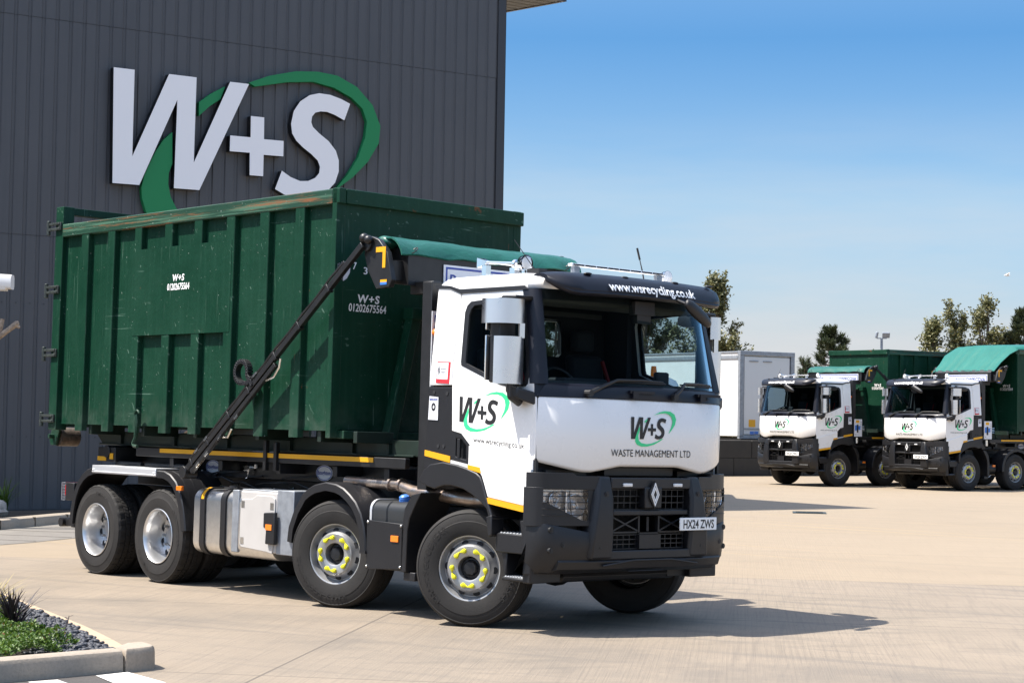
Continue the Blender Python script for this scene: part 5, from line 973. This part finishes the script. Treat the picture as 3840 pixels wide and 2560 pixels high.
k = MB()
def tipring(z, i):
    base = [(.960, -5.234), (.952, -5.10), (.925, -4.985), (.86, -4.925), (.70, -4.885), (.585, -4.87), (.575, -5.0), (.66, -5.10), (.785, -5.234)]; cx_, cy_ = .79, -5.06
    return [(cx_ + (x - cx_) * (1 - i) - .9, cy_ + (y - cy_) * (1 - i * .8) + 5.2, z) for x, y in base]
k.loft([tipring(-.02, 0), tipring(.125, .03), tipring(.155, .07), tipring(.170, .16)]); P('kerb_stone', k, M['kerb'], kf, 40)
fl = [(0, -.02), (0, .045), (.02, .06), (.17, .068), (.175, -.06)]
for a, b in (((.50, -4.83), (-.42, -4.52)), ((-.43, -4.517), (-1.35, -4.235)), ((-1.36, -4.232), (-2.3, -3.99)), ((-2.31, -3.987), (-3.25, -3.75)), ((-3.26, -3.747), (-4.9, -3.33)), ((-4.91, -3.328), (-6.5, -2.95))): kstone(b, a, [(-u, v) for u, v in fl], M['kerbpale'])
k = MB(); k.add([(.80, -9, .07), (.80, -5.22, .07), (.5, -4.98, .05), (-.5, -4.70, .03), (-2.3, -4.16, .03), (-6.5, -3.1, .03), (-9, -9, .12)], [(0, 1, 2, 3, 4, 5, 6)]); struct(P('island_soil', k, M['soil'], None, 0))
def edge_y(x): return -4.83 + (.50 - x) * .345 if x > -1.35 else -4.19 + (-1.35 - x) * .255   # inner edge of the flush kerb
k = MB(); cnt = 0
while cnt < 3800:
    x = rnd.uniform(-4.2, .80); y = rnd.uniform(-6.1, -3.4); e = edge_y(x) - .2
    near = x > .55 + .1 * math.sin(y * 9)
    if y > e or y < e - (.62 + .12 * math.sin(x * 7)) and not (near and y > -6.0): continue
    r = rnd.uniform(.013, .026); z = .065 + rnd.uniform(0, .03); o0 = len(k.v); k.ball((0, 0, 0), r * rnd.uniform(.9, 1.4), r, r * rnd.uniform(.55, .8), 7, 5)
    m3 = Matrix.Rotation(rnd.uniform(0, 6), 3, 'Z') @ Matrix.Rotation(rnd.uniform(-.5, .5), 3, 'X')
    for i in range(o0, len(k.v)): q = m3 @ Vector(k.v[i]); k.v[i] = (q.x + x, q.y + y, q.z + z)
    cnt += 1
tag(struct(P('pebbles', k, M['pebble'], None, 60, fix=False), 'stuff'), 'dark slate pebbles along the edge of the planted island', 'pebbles')
def leaf_quad(mb, p, d, nrm, l, wd_):
    d = d.normalized(); s_ = d.cross(nrm).normalized(); m_ = p + d * l * .5 + nrm * l * .06
    mb.add([p, m_ + s_ * wd_, p + d * l, m_ - s_ * wd_], [(0, 1, 2, 3)])
k = MB(); kr = MB(); c_ = 0
while c_ < 46000:
    x = rnd.uniform(-3.2, .74); y = rnd.uniform(-7.0, -3.9); e = edge_y(x) - .68 + .14 * math.sin(x * 6 + 1) + .08 * math.sin(x * 17)
    if y > e or (x > .60 + .09 * math.sin(y * 8) and y > -6.3): continue
    if math.hypot(x + 1.45, y + 4.90) < .12: continue
    hh = .09 + .10 * (.5 + .5 * math.sin(x * 3.1 + y * 2.3)) + .05 * math.sin(x * 9) * math.sin(y * 8); hh *= min(1, (e - y) * 4 + .35)
    red = (math.hypot((x - .46) * 1.2, y + 5.33) < .13) and rnd.random() < .75 or rnd.random() < .015
    d = Vector((rnd.gauss(0, 1), rnd.gauss(0, 1), rnd.uniform(.1, 1.2))); leaf_quad(kr if red else k, Vector((x, y, .06 + hh * rnd.uniform(.35, 1) ** .6)), d, Vector((rnd.gauss(0, .5), rnd.gauss(0, .5), 1)).normalized(), rnd.uniform(.026, .05), rnd.uniform(.007, .012)); c_ += 1
g_ = tag(struct(P('ground_cover', k, M['cover'], None, 0, fix=False), 'stuff'), 'bright green low ground cover plants filling the island', 'ground cover'); 
tag(struct(P('red_ground_cover', kr, M['coverred'], None, 0, fix=False), 'stuff'), 'small reddish leaves at the front corner of the ground cover', 'ground cover')
def tuft(name, loc, n, h, spread, m, label, wdt=.018, lean=(0, 0)):
    k = MB()
    for i in range(n):
        a = rnd.uniform(0, 6.283); sp = rnd.uniform(.15, 1) * spread; hh = h * rnd.uniform(.55, 1); d = Vector((math.cos(a) * sp + lean[0], math.sin(a) * sp + lean[1], 0)); s_ = Vector((-math.sin(a), math.cos(a), 0)); b0 = Vector((rnd.uniform(-.06, .06), rnd.uniform(-.06, .06), 0)); L_ = []
        for j in range(6): q = j / 5; L_.append((b0 + d * q ** 1.7 + Vector((0, 0, hh * (q - .18 * q ** 3 * sp / spread))), wdt * (1 - q ** 2) + .001))
        vs = []
        for p, w_ in L_: vs += [p - s_ * w_, p + Vector((0, 0, w_ * .3)), p + s_ * w_]
        k.add(vs, [(j * 3 + q, j * 3 + q + 1, j * 3 + q + 4, j * 3 + q + 3) for j in range(5) for q in (0, 1)])
    o = P(name, k, m, None, 0, fix=False); o.location = loc; return tag(o, label, 'plant')
tuft('flax_plant', (-1.45, -4.90, .06), 60, .42, .32, M['flax'], 'dark purple spiky flax plant behind the ground cover in the island', .011)
tuft('ornamental_grass', (-1.95, -4.86, .06), 60, .52, .40, M['straw'], 'yellow grass clump behind the dark flax at the left edge', .012)
tuft('reddish_shrub', (-1.85, -5.22, .06), 80, .30, .2, M['coverred'], 'rusty red shrub beside the dark flax at the left edge', .014)
k = MB(); k.tube([(0, 0, 0), (.01, .02, .08), (.0, .05, .15), (.0, .06, .19)], [.006, .005, .004, .003], 6)
for j in range(6): leaf_quad(k, Vector((0, .02 + j * .008, .08 + j * .02)), Vector((rnd.uniform(-1, 1), rnd.uniform(-1, 1), .4)), Vector((0, 0, 1)), .05, .012)
o = P('seedling', k, M['flax'], None, 0, fix=False); o.location = (-.55, -4.93, .07); tag(o, 'tiny dark seedling growing among the pebbles beside the flush kerb', 'plant')
# plants and a rock at the foot of the wall
tuft('wild_grass', (-17.15, 3.0, .08), 40, .75, .5, M['cover'], 'tall green grass tuft by the wall above the kerb at the left edge', .012)
tuft('weed', (-17.95, 5.55, .06), 26, .20, .2, M['cover'], 'small green weed at the foot of the cladding behind the kerb', .018)
k = MB(); k.ball((0, 0, .1), .30, .24, .20, 14, 9)
for i, v in enumerate(k.v): q = 1 + .16 * math.sin(v[0] * 19 + i) + .1 * math.sin(v[2] * 23); k.v[i] = (v[0] * q, v[1] * q, v[2] * q)
o = P('rock', k, M['stone'], None, 50); o.location = (-16.55, 2.5, .1); tag(o, 'pale weathered rock on the planting strip at the left edge', 'rock')
# security camera on its pole, pruned tree
ct = empty('security_camera', Matrix.Translation((-15.15, .93, -1.28)) @ Matrix.Scale(1.667, 4), 'white bullet security camera reaching in at the left edge of the picture', 'security camera')
Rv = Vector((.67041, .7418, 0)).normalized(); Fv = Vector((-.742, .670, 0)); 
k = MB(); k.tube([(0, 0, .77), (0, 0, 3.3)], .035, 14); k.box(-.09, .09, -.09, .09, .77, .79); P('pole', k, M['galv'], ct, 40)
k = MB(); c0 = Rv * .08 + Vector((0, 0, 3.125)); c1 = Rv * .575 + Vector((0, 0, 3.115)); zz = Vector((0, 0, 1))
def sect(c, hw, hh): return [c + Fv * hw * math.copysign(abs(math.cos(a)) ** .5, math.cos(a)) + zz * hh * math.copysign(abs(math.sin(a)) ** .5, math.sin(a)) for a in [2 * math.pi * i / 20 for i in range(20)]]
k.loft([sect(c0, .05, .06), sect(c0 + Rv * .02, .06, .075), sect(c1 - Rv * .02, .062, .076)]); k.loft([sect(c0 + zz * .02 + Rv * .05, .068, .072), sect(c1 + Rv * .035 + zz * .012, .068, .072)]); P('housing', k, M['white'], ct, 45)
k = MB(); k.loft([sect(c1 + Rv * .002, .055, .062), sect(c1 + Rv * .012, .05, .058)]); P('lens_cover', k, M['black'], ct, 45)
bt = empty('bare_tree', Matrix.Translation((-14.95, 1.17, -1.28)) @ Matrix.Scale(1.667, 4), 'bare pruned tree with stubby cut branches at the left edge', 'tree')
k = MB(); k.tube([(0, 0, .74), (.02, .02, 1.1), (-.01, .03, 1.6), (.04, .06, 2.15), Rv * .13 + zz * 2.38, Rv * .29 + zz * 2.60], [.09, .075, .065, .055, .042, .033], 12); P('trunk', k, M['cutbark'], bt, 60)
k = MB(); k.tube([Rv * .27 + zz * 2.575, Rv * .31 + zz * 2.66, Rv * .335 + zz * 2.775], [.031, .026, .022], 10); k.tube([Rv * .28 + zz * 2.585, Rv * .38 + zz * 2.66, Rv * .475 + zz * 2.735, Rv * .49 + zz * 2.74], [.030, .026, .028, .02], 10); k.tube([Rv * .455 + zz * 2.72, Rv * .50 + zz * 2.695], [.022, .014], 8); k.tube([Rv * .05 + zz * 2.0, -Rv * .2 + zz * 2.3, -Rv * .35 + zz * 2.7], [.05, .045, .03], 10); P('branch', k, M['cutbark'], bt, 60)

# ------------------------------------------------------------------ background: block wall, trailer, white van, trees, floodlight, bird
bwall = empty('block_wall', place(-30.25, 36.9, 81), 'dark concrete block retaining wall below the white trailer', 'wall')
for row, z0, z1 in ((0, 0, .62), (1, .625, 1.24)):
    for i in range(-8, 8):
        k = MB(); a = i * 1.6 + (.8 if row else 0); k.box(a + .008, a + 1.592, -.3, .3, z0, z1); P('block', k, M['blockwall'], bwall, 0, bevel=.02)
tr = empty('box_trailer', place(-30.5, 37.75, 81), 'white box trailer with grey rear frame parked behind the block wall', 'trailer')
# local: x along the rear face, y = into the trailer (left-away), so the bright side runs along +y at x=0
k = MB(); k.box(0, 2.5, .06, 13.5, 1.36, 4.20); k.box(0, 2.5, .02, 13.5, 4.2, 4.34); P('body', k, M['trailerwhite'], tr, 0, bevel=.03)
k = MB(); k.box(-.02, .16, -.03, .10, 1.33, 4.22); k.box(2.34, 2.52, -.03, .10, 1.33, 4.22); k.box(-.02, 2.52, -.04, .12, 4.22, 4.38); k.box(-.02, 2.52, -.03, .1, 1.28, 1.40); k.box(-.03, .0, .1, 13.5, 4.08, 4.20); k.box(-.03, 0, .1, 13.5, 4.30, 4.36); P('frame', k, M['galv'], tr, 0, bevel=.012)
k = MB(); k.box(.20, 2.30, .0, .06, 1.44, 4.18); dr = P('rear_door', k, M['trailerdoor'], tr, 0, bevel=.01)
k = MB(); k.box(.22, 2.28, -.012, 0, 1.60, 1.66); 
for x in (.42, 1.05): k.tube([(x, -.012, 4.02), (x + .4, -.012, 4.02)], .02, 6)
P('door_bar', k, M['galv'], dr, 0)
k = MB(); k.box(.42, .72, -.006, 0, 1.70, 1.96); P('warning_sign', k, M['yellow'], dr, 0)
k = MB(); k.box(.48, .66, -.006, 0, 1.44, 1.55); k.box(.68, .86, -.006, 0, 1.45, 1.55); P('sticker', k, M['blue'], dr, 0)
k = MB(); k.box(.3, 2.2, .3, 13, .7, 1.3); P('chassis', k, M['steelblack'], tr, 0)
for yy in (1.5, 2.8, 4.1):
    for x in (.25, 2.25): k = MB(); k.tube([(x - .17, yy, .5), (x + .17, yy, .5)], .5, 24); P('wheel', k, M['rubber'], tr, 40)
van = empty('white_van', place(-19.08, 20.66, -46) @ Matrix.Scale(1.07, 4), 'white high roofed van with an orange beacon seen through the windscreen', 'van')
k = MB(); vp = [(-2.6, .35), (2.5, .35), (2.75, .6), (2.72, 1.15), (2.2, 1.45), (1.6, 2.45), (1.3, 2.72), (-2.4, 2.76), (-2.62, 2.6)]
k.loft([[(a, y, .35 + (b - .35) * q) for a, b in vp] for y, q in ((-1.0, .93), (-.95, .97), (-.8, 1), (.8, 1), (.95, .97), (1.0, .93))]); P('body', k, M['white'], van, 50, bevel=.02)
k = MB(); 
for s in (-1, 1): k.plate([(.9, 1.45), (2.0, 1.45), (1.5, 2.25), (.9, 2.25)], lambda u, v: (u, s * 1.006, v), lambda u, v: (u, s * .99, v))
k.plate([(-.85, 1.5), (.85, 1.5), (.8, 2.25), (-.8, 2.25)], lambda u, v: (2.24 - (v - 1.45) * .6, u, v), lambda u, v: (2.2 - (v - 1.45) * .6, u, v)); P('window', k, M['black'], van, 0)
k = MB(); k.tube([(1.0, .45, 2.72), (1.0, .45, 2.86), (1.0, .45, 2.98)], [.075, .07, .055], 14); P('beacon', k, M['orange'], van, 40)
for x in (-1.7, 1.75):
    for s in (-1, 1): k = MB(); k.tube([(x, s * .75, .36), (x, s * 1.0, .36)], .36, 24); P('wheel', k, M['rubber'], van, 40)
def tree(name, x, y, h, r, n, m, label, seed, stems=6, leafs=.135, pine=False, spw=.8, group='trees behind the yard'):
    q = random.Random(seed); e = empty(name, Matrix.Translation((x, y, 0)), label, 'tree', group); k = MB(); kb = MB()
    kb.tube([(0, 0, 0), (.05, .03, h * .3), (-.04, .02, h * .6), (0, 0, h * .93)], [.16, .13, .08, .02], 8)
    tips = []
    if not pine:
        prof = [(0, .25), (.18, .62), (.36, .95), (.55, 1.0), (.72, .84), (.86, .55), (1, .16)]; cl = []; ph = q.uniform(0, 6)
        while len(cl) < stems * 6:
            zf = q.uniform(.10, 1.0); rm = lerp(prof, zf) * r * (.80 + .28 * math.sin(zf * 11 + ph)); a = q.uniform(0, 6.283); rr = rm * math.sqrt(q.uniform(.02, 1)); cl.append((Vector((math.cos(a) * rr, math.sin(a) * rr, zf * h * .97)), q.uniform(.24, .50) * (1.15 - .5 * zf), q.uniform(.5, 1)))
        for c, cr, w_ in cl:
            p0 = Vector((c.x * .15, c.y * .15, max(.1 * h, c.z - .22 * h))); kb.tube([p0, p0.lerp(c, .6) + Vector((0, 0, -.05)), c + Vector((0, 0, cr * 1.4))], [.035, .022, .006], 4)
        tot = sum(x[1] ** 2 * x[2] for x in cl)
        for c, cr, w_ in cl:
            tw = [(q.gauss(0, .55) * cr + c.x * .10, q.gauss(0, .55) * cr + c.y * .10, cr * q.uniform(1.1, 2.6)) for _ in range(7)]
            for i in range(int(n * 1.5 * cr ** 2 * w_ / tot)):
                if q.random() < .5: p = c + Vector((q.gauss(0, .5), q.gauss(0, .5), q.gauss(0, .55))) * cr
                else: tx, ty, tz = tw[q.randrange(7)]; u = q.random() ** .8; p = c + Vector((tx * (.5 + u * .8) + q.gauss(0, .05), ty * (.5 + u * .8) + q.gauss(0, .05), u * tz))
                leaf_quad(k, p, Vector((q.gauss(0, 1), q.gauss(0, 1), q.gauss(.1, .8))), Vector((q.gauss(0, .6), q.gauss(0, .6), 1)).normalized(), leafs * q.uniform(.7, 1.3), leafs * q.uniform(.28, .42))
    else:
        br = []
        z = h * .18
        while z < h * .97:
            for i in range(q.randrange(4, 7)):
                a = q.uniform(0, 6.28); rr = r * (1 - (z / h)) ** .7 * q.uniform(.6, 1.05) + .12; p0 = Vector((0, 0, z)); p1 = Vector((math.cos(a) * rr * .7, math.sin(a) * rr * .7, z + rr * .12)); p2 = Vector((math.cos(a) * rr, math.sin(a) * rr, z + rr * .45 + .15)); kb.tube([p0, p1, p2], [.045, .03, .01], 5); br.append((p0, p1, p2))
            z += h * .055
        br.append((Vector((0, 0, h * .8)), Vector((0, 0, h * .9)), Vector((0, 0, h)))); per = int(n * 2.2) // len(br)
        for p0, p1, p2 in br:
            for i in range(per):
                t = q.uniform(.25, 1.0) ** .7; c = p0.lerp(p1, t * 2) if t < .5 else p1.lerp(p2, t * 2 - 1); d = ((p2 - p1).normalized() * .7 + Vector((q.gauss(0, .7), q.gauss(0, .7), q.gauss(.35, .5)))); leaf_quad(k, c + Vector((q.gauss(0, .05), q.gauss(0, .05), q.gauss(0, .05))), d, Vector((q.gauss(0, 1), q.gauss(0, 1), 1)).normalized(), leafs * q.uniform(.5, 1.0), leafs * .07)
    P('trunk', kb, M['bark'], e, 60); P('crown', k, m, e, 0, fix=False); return e
tree('poplar_tree', -43.75, 51.15, 8.5, 1.75, 26000, M['poplar'], 'tall leafy poplar rising beside the foreground cab', 1, 12)
tree('poplar_tree', -45.9, 48.95, 7.6, 2.1, 26000, M['poplar'], 'leafy poplar seen through the side glass of the foreground cab', 2, 8)
tree('poplar_tree', -47.2, 47.6, 7.6, 1.9, 14000, M['poplar'], 'leafy poplar hidden mostly behind the foreground cab', 3, 7)
tree('pine_tree', -48.55, 45.9, 7.4, 1.3, 5500, M['pine'], 'dark conifer seen through the rear window of the foreground cab', 4, leafs=.28, pine=True)
tree('pine_tree', -49.3, 45.0, 7.6, 1.3, 4500, M['pine'], 'dark conifer left of the one in the rear cab window', 5, leafs=.28, pine=True)
tree('pine_tree', -40.2, 55.2, 6.1, 1.9, 7000, M['pine'], 'bushy conifer behind the left parked container', 6, leafs=.30, pine=True)
tree('pine_tree', -41.04, 54.3, 4.7, .55, 1800, M['pine'], 'small slim conifer between the trailer and the parked trucks', 7, leafs=.24, pine=True)
tree('poplar_tree', -37.1, 58.55, 6.5, 1.2, 11000, M['poplar'], 'low leafy poplar left of the sheeted container', 8, 7)
tree('poplar_tree', -36.4, 59.35, 7.25, 1.2, 14000, M['poplar'], 'middle leafy poplar above the sheeted container', 9, 8)
tree('poplar_tree', -35.45, 60.35, 7.65, 1.35, 15000, M['poplar'], 'tallest leafy poplar above the sheeted container at right', 10, 8)
tree('pine_tree', -34.35, 61.6, 7.1, 1.5, 7000, M['pine'], 'dark conifer at the right edge of the picture', 11, leafs=.32, pine=True)
tree('pine_tree', -35.2, 61.4, 6.0, 1.2, 4500, M['pine'], 'lower dark conifer between poplar and the right edge conifer', 12, leafs=.30, pine=True)
tree('poplar_tree', -38.9, 57.0, 5.45, .8, 2500, M['poplar'], 'small treetop peeping over the left parked container', 13, 5)
fp_ = empty('floodlight_pole', Matrix.Translation((-32.6, 48.7, 0)), 'slim grey pole with two floodlights behind the parked trucks', 'floodlight')
k = MB(); k.tube([(0, 0, 0), (0, 0, 5.3)], [.08, .05], 10); k.tube([-Rv * .2 + zz * 5.29, Rv * .2 + zz * 5.29], .02, 8); P('pole', k, M['galv'], fp_, 40)
k = MB(); k.obox(Rv * .17 + zz * 5.42, Rv, (Fv * .6 + zz * .2).normalized(), (zz - Fv * .3).normalized(), .15, .05, .11); P('floodlight_head', k, M['galv'], fp_, 0, bevel=.02)
k = MB(); k.obox(-Rv * .2 + zz * 5.42, (Rv * .35 + Fv).normalized(), (Rv - Fv * .35).normalized(), (zz + Rv * .2).normalized(), .14, .04, .12); P('floodlight_head', k, M['galv'], fp_, 0, bevel=.02)
k = MB(); k.loft([[Vector((0, 0, 0)) + Rv * a + Fv * math.cos(t) * b + zz * math.sin(t) * b for t in [2 * math.pi * i / 8 for i in range(8)]] for a, b in ((-.16, .005), (-.08, .035), (.02, .045), (.1, .03), (.15, .012))]); k.loft([[Rv * .06 + zz * .01, Rv * -.04 + zz * .01, Rv * -.04 + zz * .02, Rv * .06 + zz * .02], [Rv * .08 + Fv * .2 + zz * .10, Rv * .0 + Fv * .2 + zz * .1, Rv * .0 + Fv * .2 + zz * .105, Rv * .08 + Fv * .2 + zz * .105], [Rv * -.02 + Fv * .42 + zz * .05, Rv * -.04 + Fv * .42 + zz * .05, Rv * -.04 + Fv * .42 + zz * .052, Rv * -.02 + Fv * .42 + zz * .052]]); k.loft([[Rv * .06 + zz * .01, Rv * -.04 + zz * .01, Rv * -.04 + zz * .02, Rv * .06 + zz * .02], [Rv * .08 - Fv * .2 + zz * .10, -Fv * .2 + zz * .1, -Fv * .2 + zz * .105, Rv * .08 - Fv * .2 + zz * .105], [Rv * -.02 - Fv * .42 + zz * .05, Rv * -.04 - Fv * .42 + zz * .05, Rv * -.04 - Fv * .42 + zz * .052, Rv * -.02 - Fv * .42 + zz * .052]])
o = P('gull', k, M['feather'], None, 50); o.scale = (.45,) * 3; o.location = (-9.45, 22.1, 5.10); tag(o, 'small pale gull flying in the sky at the upper right', 'bird')
